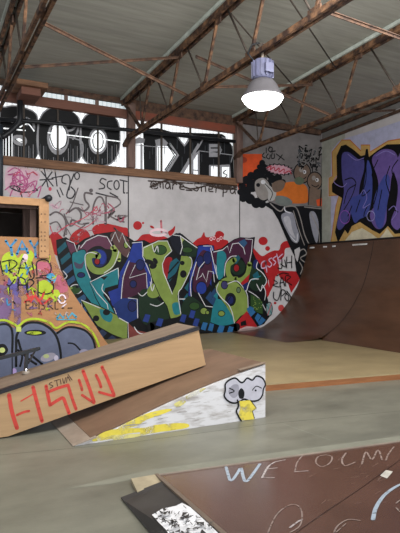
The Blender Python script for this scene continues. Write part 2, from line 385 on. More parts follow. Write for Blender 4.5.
# grey spray scribbles
p.line([(78, 188), (72, 205), (66, 214)], 1.2, GT).line([(70, 202), (83, 205)], 1.2, GT)
p.line([(92, 194), (85, 193), (85, 200), (89, 206), (84, 211), (78, 208)], 2.0, GT).ell(91, 190.5, 2, 2, GT)
p.line([(93, 224), (93, 208), (97, 198), (102, 198), (105, 208), (105, 224)], 1.8, GT).line([(96, 193), (118, 198), (110, 193)], 1.4, BT).line([(106, 197), (106, 224)], 1.6, GT)
p.line([(107, 196), (117, 198), (120, 204), (108, 213), (117, 220), (124, 222)], 1.5, GT).ell(119, 217, 1.8, 2.4, GT)
p.line([(50, 215), (56, 212), (63, 216), (66, 224), (64, 236)], 1.8, GT).line([(62, 230), (57, 222), (50, 224)], 1.4, GT)
p.line([(69, 212), (76, 208), (81, 214), (79, 222), (72, 220), (70, 226)], 2, GT).line([(64, 214), (70, 226), (76, 222)], 1.3, GT)
p.line([(66, 226), (84, 218), (94, 210), (97, 206)], .9, PK2).line([(60, 230), (72, 224), (84, 228), (98, 218)], .8, PK2).line([(50, 226), (54, 234), (64, 228)], .9, PK2).ring(95.5, 209, 2, 2, .8, PK2)
p.ell(55, 207, 3, 2, LP).ell(50, 189, 1.6, 2, PK2).ell(52, 205, 2.4, 1.4, LP)
r6 = random.Random(11)
for i in range(26):
    x = r6.uniform(50, 124); y = r6.uniform(205, 238)
    p.line([(x, y), (x+r6.uniform(-7, 7), y+r6.uniform(-7, 7)), (x+r6.uniform(-9, 9), y+r6.uniform(-5, 5)), (x+r6.uniform(-9, 9), y+r6.uniform(-6, 6))], r6.uniform(.5, 1.5), [spray(110, 100, 102, .6), spray(170, 90, 110, .5), spray(190, 160, 170, .5)][i % 3])
for i in range(14):
    x = r6.uniform(6, 36); y = r6.uniform(170, 196)
    p.line([(x, y), (x+r6.uniform(-6, 6), y+r6.uniform(-5, 5)), (x+r6.uniform(-6, 6), y+r6.uniform(-5, 5))], r6.uniform(.5, 1.2), [PK, PK2, BT][i % 3])
for i in range(16):
    x = 14+i*3.1+r6.uniform(-1, 1); y = 166.5+i*.25
    p.ring(x, y, 1.6, 2.2, .6, spray(196, 180, 170, .7)) if i % 2 else p.line([(x, y-3), (x+1, y+2)], .8, spray(196, 180, 170, .7))
# scribbled line right under the sill, right half
BR = spray(64, 54, 50, .75, 14)
def tag_word(word, x, y, sx, sy, sl, w_, m_):
    G = {'@': [[(.7, .6), (.4, .5), (.4, .9), (.8, .8), (.8, .4), (.4, .25), (.1, .6), (.3, 1.1), (.9, 1.05)]], 'm': [[(0, 1), (.1, .4), (.3, .35), (.4, .9)], [(.4, .6), (.55, .35), (.75, .4), (.8, 1)]],
         'a': [[(.7, .45), (.3, .4), (.1, .8), (.4, 1), (.7, .7), (.7, .4), (.8, 1)]], 'r': [[(.1, 1), (.15, .4)], [(.15, .6), (.4, .35), (.7, .45)]], 'e': [[(.1, .7), (.6, .65), (.5, .4), (.2, .45), (.15, .9), (.7, .95)]],
         's': [[(.7, .1), (.2, .15), (.25, .5), (.7, .65), (.5, 1), (.05, .9)]], 'h': [[(.1, 0), (.1, 1)], [(.1, .6), (.4, .4), (.65, .5), (.7, 1)]], 'p': [[(.15, .4), (.1, 1.4)], [(.15, .5), (.6, .4), (.6, .85), (.15, .95)]], '_': [[(0, 1), (.8, 1)]]}
    for k_, ch in enumerate(word):
        for st in G[ch]: p.line([(x+(k_+a)*sx, y+(k_+a)*sx*sl+b*sy) for a, b in st], w_, m_)
tag_word('@mare_sherpa', 150, 178.5, 7.2, 9, .075, 1.3, BR)
p.line([(150, 187), (170, 180), (190, 189), (215, 184), (236, 190)], 1.6, BR).line([(148, 181), (236, 186)], 1.3, BR)
p.fill([(205, 180), (237, 183), (237, 190), (222, 190), (206, 186)], BR)
p.done('wall_tags', wall_back, 'black and pink spray tags above the big mural')

# ------------------------------------------------------------------ the big green and blue piece
p = PW(.003)
NV = paint(20, 24, 36); BLK = paint(13, 15, 19); GR = paint(124, 144, 70); GRL = paint(150, 164, 90); DGR = paint(26, 46, 32); DGR2 = paint(44, 74, 36)
TL = paint(36, 120, 130); TLD = paint(28, 86, 102); BL = paint(34, 54, 136); BLD = paint(28, 36, 88); PU = paint(94, 52, 74); PUD = paint(66, 30, 54)
SB = paint(48, 82, 118); SBL = paint(44, 100, 150); WH = paint(206, 206, 210); PKW = paint(226, 196, 204)
# red clouds
p.fill([(49, 237), (55, 232), (61, 236), (66, 243), (64, 252), (58, 256), (51, 250)], RD, True)
p.fill([(69, 241), (72, 234), (79, 229), (86, 230), (90, 236), (88, 243), (78, 248), (70, 247)], RD, True)
p.fill([(92, 230), (96, 225), (105, 223.5), (114, 225), (122, 227), (128, 229), (128, 240), (110, 240), (97, 237)], RD, True)
p.ell(137.5, 225.5, 4.4, 4.4, RD).ell(143, 223, 1.2, 1, RD).ell(152, 227, 2.4, 1.2, RD, .5).line([(161, 221), (161.5, 232)], 2.2, paint(196, 110, 120))
p.fill([(129, 243), (137, 240), (142, 235), (150, 234), (160, 235), (170, 240), (166, 247), (150, 249), (130, 249)], RD, True)
p.ring(158.5, 232.5, 8, 3, 2.6, PKW).fill([(168, 232), (172, 229), (175, 226), (174, 232), (170, 236)], RD, True)
p.fill([(191, 248), (196, 240), (201, 237), (204, 232), (206, 237), (214, 236), (216, 232), (220, 231), (224, 234), (223, 239), (228, 241), (226, 249), (210, 252)], RD, True)
for a in ((211, 239), (214, 238), (218, 240), (221, 238)): p.ring(a[0], a[1], 1.2, 1.5, .7, PKW)
p.ell(263, 241, 4.6, 4.2, RD).ell(267.5, 248.5, 2.4, 2.4, RD)
p.fill([(250, 246), (256, 251), (262, 256), (268, 253), (274, 250.5), (279, 250), (281, 244), (286, 241), (292, 243), (291, 247), (285, 249), (284, 256), (279, 262), (279, 271), (276, 276), (268, 280), (270, 291), (266, 298), (258, 292), (250, 270)], RD, True)
p.fill([(277, 270.5), (301, 271.5), (300, 279), (295, 287), (291, 293), (288, 284), (280, 278)], RD)
p.ell(281, 308, 3, 3.4, paint(190, 70, 70)).ell(275, 303, 1.4, 1.2, RD).fill([(268, 276), (276, 274), (274, 284), (270, 292)], RD)
# dark mass behind the letters
p.fill([(56, 240), (66, 237), (76, 245), (84, 239), (96, 234), (110, 232), (117, 231), (128, 237), (134, 241), (144, 240), (150, 243), (160, 240), (168, 238), (176, 233), (182, 234),
        (196, 246), (208, 246), (214, 251), (222, 248), (228, 243), (240, 239), (255, 237), (253, 252), (256, 259), (263, 268), (268, 280), (264, 288), (268, 300), (270, 316), (264, 324), (254, 328),
        (232, 335), (205, 337), (190, 345), (150, 355), (110, 358), (96, 345), (84, 325), (72, 300), (62, 275), (57, 255)], BLK)
# left hatching
for i in range(8):
    y = 243+i*10.5; x = 57+i*3.2
    p.fill([(x, y+6), (x+9+i*.6, y-2), (x+10+i*.6, y+3.5), (x+1.5, y+11.5)], SB if i > 1 else TLD)
p.ring(76, 289, 6, 4.5, 1, WH).ell(75, 290, 5.4, 4, DGR2).ell(77, 287, 1.6, 1.3, BLK).ell(71, 288, 1.6, 1.2, GR)
p.line([(63, 271), (67, 276), (64, 279)], .9, WH)
for (x, y) in ((84, 330), (94, 336), (104, 342), (86, 318)): p.fill([(x, y), (x+8, y-7), (x+13, y-3), (x+5, y+5)], paint(44, 56, 84))
# letter one
p.ol = (BLK, 1.6)
p.fill([(66, 240), (70, 243), (75, 245), (77, 252), (79, 246), (83, 244), (88, 239), (98, 235), (106, 236), (111, 241), (112, 248), (106, 249), (100, 246), (93, 247), (87, 252), (84, 262), (76, 262), (70, 252)], PU, True)
p.fill([(72, 256), (76, 252), (84, 250), (86, 256), (85, 265), (89, 276), (97, 290), (106, 300), (112, 312), (117, 324), (104, 318), (94, 306), (82, 290), (75, 276)], TL, True)
p.fill([(74, 262), (80, 264), (84, 261), (82, 268), (76, 268)], paint(74, 70, 92), True).ell(81, 275, 3.4, 2.2, BLD)
p.ell(99, 258, 8, 9, BLD).fill([(98, 250), (104, 252), (106, 258), (103, 264), (98, 262), (99, 256)], BL, True).ell(97, 261.5, 2.4, 2.8, RDD)
p.line([(115, 249), (114.5, 257), (110, 266), (102, 271), (94, 270), (89.5, 264), (89, 257), (94, 254.5), (98, 256)], 6.5, GR)
p.line([(112, 248), (118, 247), (119, 260)], 4, GRL)
p.line([(66.5, 240), (74, 243), (77, 252), (79, 245), (80.5, 248), (86, 241), (98, 235.3), (107, 237), (112, 246)], .8, WH, False)
p.line([(86, 268), (85, 256), (90, 252.5), (97, 254)], .8, WH).line([(86, 268), (90, 278)], .8, WH)
p.line([(117, 234), (119, 244), (118, 254), (113, 266), (104, 273)], .8, WH)
p.fill([(90, 283), (118, 268), (119, 284), (105, 288), (103, 295), (110, 305), (117, 318), (104, 312), (96, 298)], TL)
p.fill([(100, 277), (108, 276), (104, 280)], BLK).line([(118, 268), (90, 282), (97, 293), (107, 304), (108, 309)], .8, WH, False).line([(118, 268), (119, 284)], .8, WH)
p.line([(103, 284), (102, 290), (108, 297), (114, 308), (118, 320)], .8, WH)
p.fill([(82, 301), (90, 303), (100, 307), (112, 313), (127, 320), (127, 340), (112, 334), (98, 326), (92, 318)], GR)
p.fill([(100, 309), (112, 314), (110, 322), (102, 318)], TL, True).ell(106.3, 312.3, 2.8, 2.2, BLK).ell(96, 318.3, 2.4, 2.2, BLK)
p.line([(82, 308), (81, 300), (100, 308)], .8, WH, False)
# letter two: blue and purple
p.fill([(110, 236), (116, 231), (122, 233), (128, 240), (130, 250), (126, 257), (118, 250)], paint(88, 62, 62), True).ell(126, 245, 2, 3, GR)
p.line([(111, 241), (115, 232), (119, 242), (122, 233), (126, 243), (131, 249), (127, 257)], .8, WH, False)
p.fill([(133, 243), (142, 241), (143, 256), (150, 270), (152, 290), (146, 290), (142, 272), (136, 266), (126, 274), (122, 300), (124, 318), (112, 305), (108, 292), (118, 288), (120, 272), (128, 258)], BL)
p.fill([(122, 276), (130, 262), (142, 264), (147, 274), (147, 288), (138, 294), (124, 300), (121, 298)], PUD).ell(133, 284, 3, 3.4, BLD).ell(140, 265, 4, 5, BLD)
p.line([(132, 243), (142, 242), (142.5, 256), (151, 276), (152, 290)], .8, WH, False).line([(129, 261), (123, 278), (121, 300)], .8, WH).line([(135, 265), (129, 278), (146, 273), (147, 288)], .8, WH, False)
p.fill([(113, 305), (122, 298), (138, 299), (138, 318), (128, 323), (118, 318)], paint(30, 50, 110)).ell(132, 306, 4, 5, BLD).line([(128, 298), (137, 299), (137.5, 318)], .8, WH, False)
p.line([(119, 318), (128, 323), (128.5, 345)], 1, WH, False)
p.fill([(128, 323), (136, 330), (150, 333), (150, 345), (129, 350)], paint(120, 60, 56)).line([(134, 327), (139, 333), (150, 334)], 1, WH)
# letter V green
p.fill([(139, 294), (147, 289), (158, 300), (166, 306), (168, 322), (150, 326), (140, 318)], DGR, True).fill([(147, 290), (152, 284), (158, 284), (160, 294), (154, 298), (148, 296)], GR, True)
p.line([(138, 293), (142, 296), (147, 292)], .8, WH).line([(150, 304), (157, 306), (164, 302)], .9, WH).line([(150, 282), (152, 291), (155, 283), (158, 292), (160, 297)], .9, WH)
p.fill([(143, 247), (150, 244), (158, 241), (167, 241), (171, 251), (165, 257), (162, 263), (163, 272), (167, 282), (172, 293), (176, 284), (179, 268), (181, 256), (186, 254), (191, 258), (191, 266), (186, 280), (180, 290), (177, 296), (181, 315), (171, 320), (167, 306), (160, 296), (152, 278), (148, 262), (143, 256)], GR)
p.fill([(163, 262), (168, 257), (172, 259), (169, 266), (167, 279), (163, 272)], RDD, True)
p.fill([(170, 262), (176, 258), (180, 262), (176, 272), (169, 282), (167, 278)], TLD).line([(168, 273), (178, 262)], 1.6, BLK).line([(167, 281), (177, 273)], 1.4, BLK)
p.ell(160, 250, 6, 4.4, DGR2).line([(152, 245), (154, 252), (157, 246), (158, 252)], .9, WH)
for a in ((149, 262, 4, 1.6, .3), (153, 266, 3, 2, -.4), (155, 261, 2.6, 1.4, 1), (183, 274, 2.6, 3, 0), (182, 263, 1.6, 1.4, 0)): p.ell(a[0], a[1], a[2], a[3], BLK, a[4])
p.fill([(172, 304), (179, 303), (180, 313), (174, 314)], TL, True)
p.line([(142.5, 257), (143, 248), (158, 241), (167, 241), (171.5, 251), (165, 257), (162, 264), (163, 272), (172, 294)], .8, WH, False).line([(187, 255), (191.5, 260), (190, 270), (182, 287), (178, 294), (180.5, 314)], .8, WH)
# dark green and blue between V and the last letters
p.fill([(170, 237), (176, 234), (181, 234), (184, 248), (190, 250), (186, 256), (178, 254), (172, 246)], NV, True)
p.fill([(180, 237), (188, 243), (189, 247), (183, 248)], GRL).fill([(184, 240), (198, 248), (196, 256), (186, 256), (182, 248)], DGR, True).ell(187, 250, 5, 2.6, DGR2).line([(173, 235), (180, 236), (182, 247), (180, 254)], .8, WH, False).line([(180, 236), (197, 248)], .9, WH, False)
for a in ((182, 300), (184, 288)): p.fill([(a[0], a[1]), (a[0]+5, a[1]-7), (a[0]+8, a[1]-2), (a[0]+4, a[1]+4)], TLD)
# blue / purple letter
p.fill([(198, 246), (207, 245), (213, 246), (215, 260), (217, 274), (211, 274), (211, 286), (206, 278), (198, 276), (192, 276), (191, 300), (188, 295), (190, 272), (196, 258)], BL)
p.fill([(197, 258), (203, 250), (210, 256), (212, 272), (208, 286), (200, 292), (193, 290), (194, 272)], PUD, True).ell(200, 262, 3.5, 6, BLD).ell(201, 288, 5, 6, BL).ell(207, 258, 4, 6, BLD)
p.line([(203, 246), (211, 246), (214, 256), (217, 275)], .8, WH, False).line([(204, 262), (199, 268), (196, 280), (201, 276), (202, 273), (206, 282), (208, 271), (213, 272), (214, 282)], .8, WH, False)
p.line([(196, 262), (193, 272), (190, 284), (191, 297)], .8, WH).line([(198, 293), (205, 306), (213, 307)], .8, WH, False).line([(179, 299), (188, 299)], .9, WH).line([(186, 299), (187, 307)], .9, WH)
p.fill([(182, 304), (190, 296), (206, 308), (212, 312), (210, 324), (196, 326), (182, 316)], DGR, True).ell(203.5, 311, 3.4, 3, GR).ell(207, 312.5, 1.6, 1.6, GR).ell(194, 306, 5, 3.6, DGR2)
for a in ((205, 298), (209, 302), (210, 294)): p.fill([(a[0], a[1]), (a[0]+5, a[1]-7), (a[0]+8, a[1]-2), (a[0]+4, a[1]+4)], paint(36, 66, 104))
# last green letter with purple crown
p.fill([(211, 252), (218, 250), (226, 248), (228, 244), (234, 240), (240, 238), (253, 239), (252, 250), (250, 262), (247, 268), (242, 258), (236, 256), (230, 258), (225, 266), (222, 272), (214, 262)], PUD)
p.fill([(238, 242), (244, 239), (247, 243), (243, 248)], SB).fill([(217, 252), (224, 252), (226, 258), (224, 264), (223, 276), (217, 278)], TL, True)
p.ell(237, 267, 8, 8, DGR).fill([(232, 258), (238, 255), (240, 258), (236, 264), (231, 262)], TLD).ell(236, 268, 2.6, 3.4, RDD)
p.line([(249, 264), (247, 274), (241, 280), (233, 280), (228, 274), (228, 265), (234, 260)], 5.6, GR).line([(236, 279), (226, 280), (219, 284)], 5, GR)
p.fill([(215, 286), (219, 281), (228, 282), (236, 282), (244, 290), (247, 298), (247, 312), (240, 316), (234, 323), (230, 316), (226, 306), (220, 298), (216, 292)], GR)
p.fill([(216, 298), (221, 300), (227, 308), (232, 316), (234, 326), (226, 328), (210, 322), (212, 308)], TL).ell(221, 313.5, 3, 2.4, GR).fill([(218, 290), (213, 296), (217, 300)], TL)
p.ell(230, 299.5, 4.8, 6, NV).ell(230, 300, 3, 4, BLD).line([(226, 303), (232, 294)], 1, BLK).ell(224, 285, 3, 3.6, paint(60, 56, 100)).ell(238, 290, 1.6, 2.4, paint(90, 110, 80))
p.line([(213, 252), (222, 250), (227, 246), (229, 253), (232, 244), (238, 243), (243, 248), (244.5, 254)], .8, WH, False).line([(245, 239), (252, 239.5), (251, 252), (249, 262)], .8, WH, False)
p.line([(224, 276), (225, 264), (230, 257), (236, 256)], .8, WH).line([(218, 283), (216, 290), (221, 298), (229, 306), (233, 318), (234, 326)], .8, WH).line([(227, 284), (236, 281), (243, 288), (247, 296), (247.5, 312)], .8, WH).line([(210, 248), (213, 262), (217, 278)], .9, WH)
p.ol = None
# right tail: arrow, red, blue stripes
p.fill([(240, 283), (249, 274), (250, 279), (243, 286)], RD).fill([(242, 285), (247, 282), (249, 287), (244, 291)], BLD)
p.fill([(251, 268), (254, 261), (257, 268), (263, 273), (266, 281), (263, 288), (256, 291), (250, 288), (248, 280)], DGR, True).fill([(252, 275), (257, 271), (259, 277), (254, 280)], TLD).line([(252, 280), (260, 276)], 1, TL)
p.fill([(253, 261), (257, 260), (257, 268), (253, 268)], BLD, True)
p.line([(257, 262), (256, 268), (262, 273), (266, 281), (262, 288)], .9, WH).line([(246, 291), (250, 280), (258, 279)], .9, WH)
p.line([(256, 284), (260, 291), (262, 285), (265, 292), (264, 300)], .9, WH).line([(248, 291), (258, 298), (266, 312)], .8, WH)
p.fill([(250, 294), (258, 298), (262, 302), (262, 314), (256, 312), (250, 306)], DGR2)
for i in range(26): p.ell(random.uniform(252, 261), random.uniform(297, 310), .45, .45, GR, n=6)
p.fill([(249, 306), (253, 308), (253, 314), (248, 313)], SBL).fill([(246, 309), (249, 306), (255, 312), (250, 317)], SBL).fill([(257, 313), (265, 320), (259, 326), (254, 318)], SBL).line([(258, 321), (261, 316)], .8, BLK)
p.ell(268.5, 309, 3.2, 7, paint(120, 140, 140)).ring(268.5, 309, 3.2, 7, .9, BLK).line([(266, 304), (271, 314)], .8, TL).line([(271, 303), (267, 315)], .8, PK2)
p.fill([(246, 311), (251, 318), (257, 327), (249, 329), (241, 331), (235, 330), (234, 324)], RD).fill([(240, 322), (245, 320), (246, 325), (240, 326)], BLK).fill([(246, 326), (256, 327), (252, 329), (238, 332), (234, 331)], paint(190, 160, 160))
p.fill([(236, 330), (257, 326.5), (262, 328), (254, 331), (238, 334)], paint(150, 130, 128))
# ground line: blue bricks over black
p.line([(150, 327), (175, 322), (190, 320), (200, 328), (222, 330), (236, 327)], 9, BLK)
for a in ((155, 322, 8), (142, 318, 8), (179, 318, 7), (188, 314, 7), (192, 322, 7), (200, 326, 7), (207, 327, 6.5), (216, 329, 8), (226, 330, 7)):
    x, y, q = a; p.fill([(x, y+3), (x+q*.35, y-4), (x+q, y-3), (x+q*.7, y+4.5)], SBL if x > 195 else paint(40, 60, 130))
# writing at the far right end
PT = paint(206, 170, 196)
p.line([(264, 261), (261, 263), (261, 268), (265, 267), (265, 261), (266, 272)], 1.3, PT).line([(271, 258), (268, 260), (271, 264), (269, 267), (267, 266)], 1.2, PT).line([(276, 256), (272, 259), (275, 262), (273, 265)], 1.2, PT).line([(276, 254), (278, 264)], 1.1, PT).line([(282, 254), (277, 259), (282, 261)], 1.1, PT)
for l_ in ([(281, 258), (281, 268), (277, 268)], [(284, 260), (285, 267), (280, 264)], [(286, 257), (286, 268)], [(291, 256), (291, 268)], [(286, 263), (291, 262)],
           [(273, 280), (277, 283), (272, 285), (278, 287)], [(279, 287), (281, 277), (284, 286)], [(279, 283), (283, 282)], [(285, 286), (285, 276), (290, 277), (286, 281), (291, 285)], [(276, 276), (282, 273), (288, 274)],
           [(273, 292), (273, 298), (277, 300), (280, 291), (280, 286)], [(280, 300), (281, 290), (285, 292), (281, 296)], [(287, 292), (284, 297), (287, 301), (288, 296), (285, 293)], [(286, 291), (290, 297), (288, 302)]):
    p.line(l_, 1.0, K)
big = p.done('graffiti_mural', wall_back, 'green, blue and purple wildstyle mural with red clouds')

# ------------------------------------------------------------------ dark murals at the right end of the back wall
p = PW(.003)
OR = paint(206, 80, 40); OR2 = paint(196, 104, 40); BN = paint(112, 94, 82); BN2 = paint(84, 70, 62); PG = paint(140, 134, 130)
WHW = M_WALL
p.fill([(234.5, 186), (245, 188), (258, 193), (270, 203), (277, 212), (284, 226), (291, 243), (300, 262), (303, 290), (262, 345), (234.5, 345)], WHW)
p.fill([(232, 130), (238, 130), (238, 184), (234, 184)], paint(150, 150, 146))
p.fill([(237, 154), (262, 154), (262, 172), (254, 182), (246, 190), (240, 200), (237, 182)], OR).ell(243, 160, 4, 3, paint(150, 60, 40))
p.fill([(270, 190), (284, 183), (296, 182), (306, 186), (308, 196), (306, 203), (286, 203), (274, 200)], OR2, True).fill([(255, 180), (268, 184), (266, 190), (256, 190)], OR2, True)
# black clouds and creature
for x, y, r_ in ((242, 186, 4), (246, 180, 4), (251, 176, 4), (257, 173, 4), (263, 171, 4), (269, 174, 4), (272, 179, 4), (278, 178, 4), (246, 192, 5), (243, 198, 4), (250, 199, 5), (256, 203, 5), (262, 204, 4), (252, 186, 6), (260, 180, 7), (266, 186, 6), (270, 193, 6), (263, 196, 6), (276, 184, 3), (262, 163, 3), (264, 167, 3), (259, 167, 2.4), (283, 182, 2.6), (240, 192, 3)):
    p.ell(x, y, r_, r_*1.05, BLK)
p.fill([(255, 182), (262, 178), (268, 182), (270, 190), (268, 198), (262, 200), (256, 194)], PG, True).fill([(262, 180), (270, 186), (276, 192), (274, 200), (268, 200), (268, 192)], paint(168, 166, 164), True).line([(262, 181), (272, 192), (270, 200)], .9, BLK)
p.fill([(272, 184), (280, 180), (285, 183), (282, 190), (274, 192)], BN, True).ell(263, 182, 2.4, 2.2, WH).ell(258, 185, 2, 2, BLK)
# pink spiky tag
sp = []
for i in range(36):
    t = 2*PI*i/36; k_ = 1.0 if i % 2 else .78; sp.append((279+16*k_*math.cos(t), 169.5+6.2*k_*math.sin(t)+.10*16*k_*math.cos(t)))
p.fill([(x*1.0, y) for x, y in sp], BLK).fill([(279+(x-279)*.85, 169.5+(y-169.5)*.8) for x, y in sp], paint(196, 150, 162))
p.line([(267, 168), (271, 166), (270, 170), (274, 167), (275, 171), (279, 168), (279, 172), (284, 169), (284, 173), (289, 171), (291, 174)], 1.1, paint(170, 40, 60))
# faces
for x, y, r_ in ((302, 173, 8), (314.5, 181, 7)):
    p.ell(x, y, r_+1, (r_+1)*1.2, BLK).ell(x, y, r_, r_*1.2, BN).ell(x-1, y-3, 2, 2.4, PG).ell(x+2.4, y-1, 1.6, 2, WH).ell(x+2, y-1, .7, 1, K).line([(x-3, y+4), (x+1, y+6), (x+4, y+4)], .9, BLK)
p.ell(299, 181, 5, 4, paint(90, 100, 82)).fill([(309, 188), (322, 190), (322, 207), (309, 205)], BN).fill([(316, 200), (322, 198), (322, 206), (317, 206)], OR)
p.line([(309, 188), (308, 205)], 1, BLK).line([(321, 190), (320, 206)], 1.6, BLK)
# black tags high up
for l_ in ([(266, 148), (266, 153)], [(270, 147), (268, 150), (271, 152), (272, 148), (269, 147)], [(270, 152), (275, 151)], [(264, 153), (262, 156), (265, 158)], [(268, 154), (266, 157), (269, 159), (270, 155)], [(272, 153), (271, 158), (274, 158), (274, 154)], [(276, 154), (284, 160)], [(278, 160), (282, 155)]):
    p.line(l_, 1.1, K)
for i in range(34):
    x = 300+random.uniform(0, 20); y = 146+(x-300)*.05+random.uniform(-1, 20)
    p.line([(x, y), (x+random.uniform(-4, 4), y+random.uniform(-4, 4)), (x+random.uniform(-4, 4), y+random.uniform(2, 6))], 1.3, DG if i % 5 == 0 else BLK)
for x, y in ((301, 156), (306, 150), (314, 153), (312, 160), (303, 162)): p.ring(x, y, 2.6, 3.4, .8, paint(130, 128, 126))
# black and white flowing letters
p.fill([(262, 204), (270, 202), (280, 206), (292, 206.5), (304, 206), (322, 208), (322, 245), (308, 250), (306, 262), (300, 280), (296, 272), (294, 256), (290, 248), (284, 234), (278, 220), (272, 210)], BLK)
p.fill([(276, 196), (286, 197), (292, 202), (288, 206), (280, 205), (275, 202)], paint(110, 116, 112), True)
p.fill([(281, 215), (288, 212), (293, 214), (296, 226), (299, 236), (297, 243), (292, 241), (288, 234), (283, 224)], paint(140, 140, 150), True).fill([(283, 219), (289, 217), (292, 230), (295, 238), (290, 234)], paint(176, 174, 180), True)
p.fill([(309, 214), (314, 212), (318, 222), (318, 236), (316, 243), (312, 232)], paint(140, 140, 150), True)
p.line([(270, 203.5), (277, 210), (281, 211), (285, 207), (295, 207), (300, 218), (304, 234), (309, 245)], 1.2, PG).line([(284, 207), (285, 211), (290, 213)], 1.2, WH)
p.line([(293, 211), (299, 231), (304, 245)], 1.0, PG).line([(304, 207), (322, 209)], 1, PG).line([(310, 212), (318, 230), (319, 244)], 1.0, PG).line([(290, 236), (296, 242), (297, 234)], .9, WH)
p.line([(297, 253), (303, 249), (306, 254), (300, 258), (304, 262)], 1.1, PG).line([(299, 262), (302, 268), (300, 274)], 1.1, PG)
p.fill([(294, 250), (299, 247), (300, 250), (297, 262), (295, 258)], WHW)
p.done('dark_mural', wall_back, 'orange, black and brown creature mural with flowing black letters')

# ------------------------------------------------------------------ purple piece on the right wall
p = Paint((XW, 0, 0), (-1, 0, 0), .002)
YO = paint(196, 160, 96); OO = paint(190, 110, 50); VI = paint(82, 80, 146); VI2 = paint(108, 88, 156); VI3 = paint(66, 78, 152); LV = paint(176, 178, 206); WY = paint(214, 206, 180)
p.fill([(331, 152), (338, 142), (346, 138), (360, 134), (380, 128), (400, 121), (430, 111), (430, 215), (430, 240), (395, 242), (345, 243), (331, 243)], LV)
p.fill([(331, 243), (333, 228), (336, 206), (339, 195), (329, 196), (329, 178), (332.5, 176), (332, 152), (342, 140), (350, 140), (361, 151), (361, 145), (370, 145), (370, 152), (380, 146), (388, 141), (400, 139), (430, 132), (430, 236), (400, 240), (385, 232), (378, 240), (366, 233), (350, 238), (345, 243), (338, 243)], YO)
p.fill([(343, 243), (352, 232), (362, 228), (372, 234), (380, 240), (387, 228), (396, 240), (385, 243)], WY)
p.line([(331, 242), (333, 228), (336, 206), (339, 195), (329, 196), (329, 178), (332.5, 176), (332, 152), (342, 140), (350, 140), (361, 151), (361, 145), (370, 145), (370, 152), (380, 146), (388, 141), (400, 139), (430, 132)], 1.0, OO, False)
p.fill([(338, 243), (335, 232), (339, 212), (342, 198), (332, 192), (332, 184), (337, 178), (336.5, 156), (341, 146), (346, 144.5), (354, 150), (361, 156), (365, 155), (366, 149), (368, 149), (369, 157), (378, 150), (387, 144.5), (400, 144), (430, 136), (430, 232), (402, 233), (395, 234), (388, 226), (380, 234), (372, 230), (360, 222), (352, 226), (348, 234), (345, 230)], BLK)
p.fill([(342, 155), (348, 152), (354, 156), (360, 160), (364, 160), (364, 170), (360, 185), (358, 200), (352, 212), (347, 222), (340, 230), (337, 224), (342, 204), (344, 190), (342, 175)], VI, True)
p.fill([(350, 200), (362, 192), (366, 170), (368, 160), (372, 172), (372, 196), (368, 214), (360, 219), (354, 222)], VI3, True)
p.fill([(372, 160), (378, 152), (386, 149), (395, 152), (398, 162), (392, 176), (390, 190), (387, 206), (386, 222), (380, 229), (374, 226), (370, 214), (378, 200), (378, 180)], VI2, True)
p.fill([(374, 200), (384, 176), (390, 180), (386, 212), (382, 228), (376, 224)], VI3, True)
p.fill([(398, 158), (404, 150), (430, 142), (430, 226), (404, 226), (397, 230), (391, 222), (396, 206), (398, 186), (394, 170)], VI2, True)
for l_ in ([(345, 180), (352, 178), (356, 184), (348, 190), (344, 204)], [(356, 184), (352, 196), (344, 210)], [(366, 162), (366, 180), (362, 196), (370, 190)], [(378, 160), (372, 175), (378, 186), (374, 204)], [(390, 166), (386, 180), (390, 196), (388, 210)], [(352, 206), (348, 216)], [(396, 190), (392, 206), (398, 212)], [(360, 200), (356, 212)], [(382, 190), (378, 210)], [(368, 205), (364, 216), (370, 224)], [(398, 160), (392, 170), (396, 182)]):
    p.line(l_, 1.2, BLK)
for l_ in ([(337, 176), (334, 182), (342, 187), (347, 183)], [(361, 194), (364, 190), (367, 198), (363, 208), (370, 204)], [(389, 210), (394, 206), (397, 212), (392, 220)], [(348, 154), (356, 160), (364, 158)], [(376, 156), (386, 151), (395, 155)]):
    p.line(l_, .8, paint(140, 130, 200))
p.ring(345, 217, 5, 6.5, .8, paint(150, 90, 190)).ring(371, 216, 4, 5, .8, paint(150, 150, 200))
p.done('graffiti_mural', wall_right, 'purple and blue lettering outlined in yellow')
# grey unpainted upper band of the right wall
p = Paint((XW, 0, 0), (-1, 0, 0), .001)
M_UP = paint(124, 122, 120)
p.fill([(322, 138), (345, 131), (345, 140), (338, 142), (332, 150), (331, 176), (328, 178), (328, 197), (334, 197), (331, 243), (322, 243)], M_PIL)
p.fill([(322, 140), (345, 131), (400, 108), (430, 96), (430, 60), (322, 105)], M_UP)
p.done('bare_plaster', wall_right, 'bare grey plaster above the lettering')

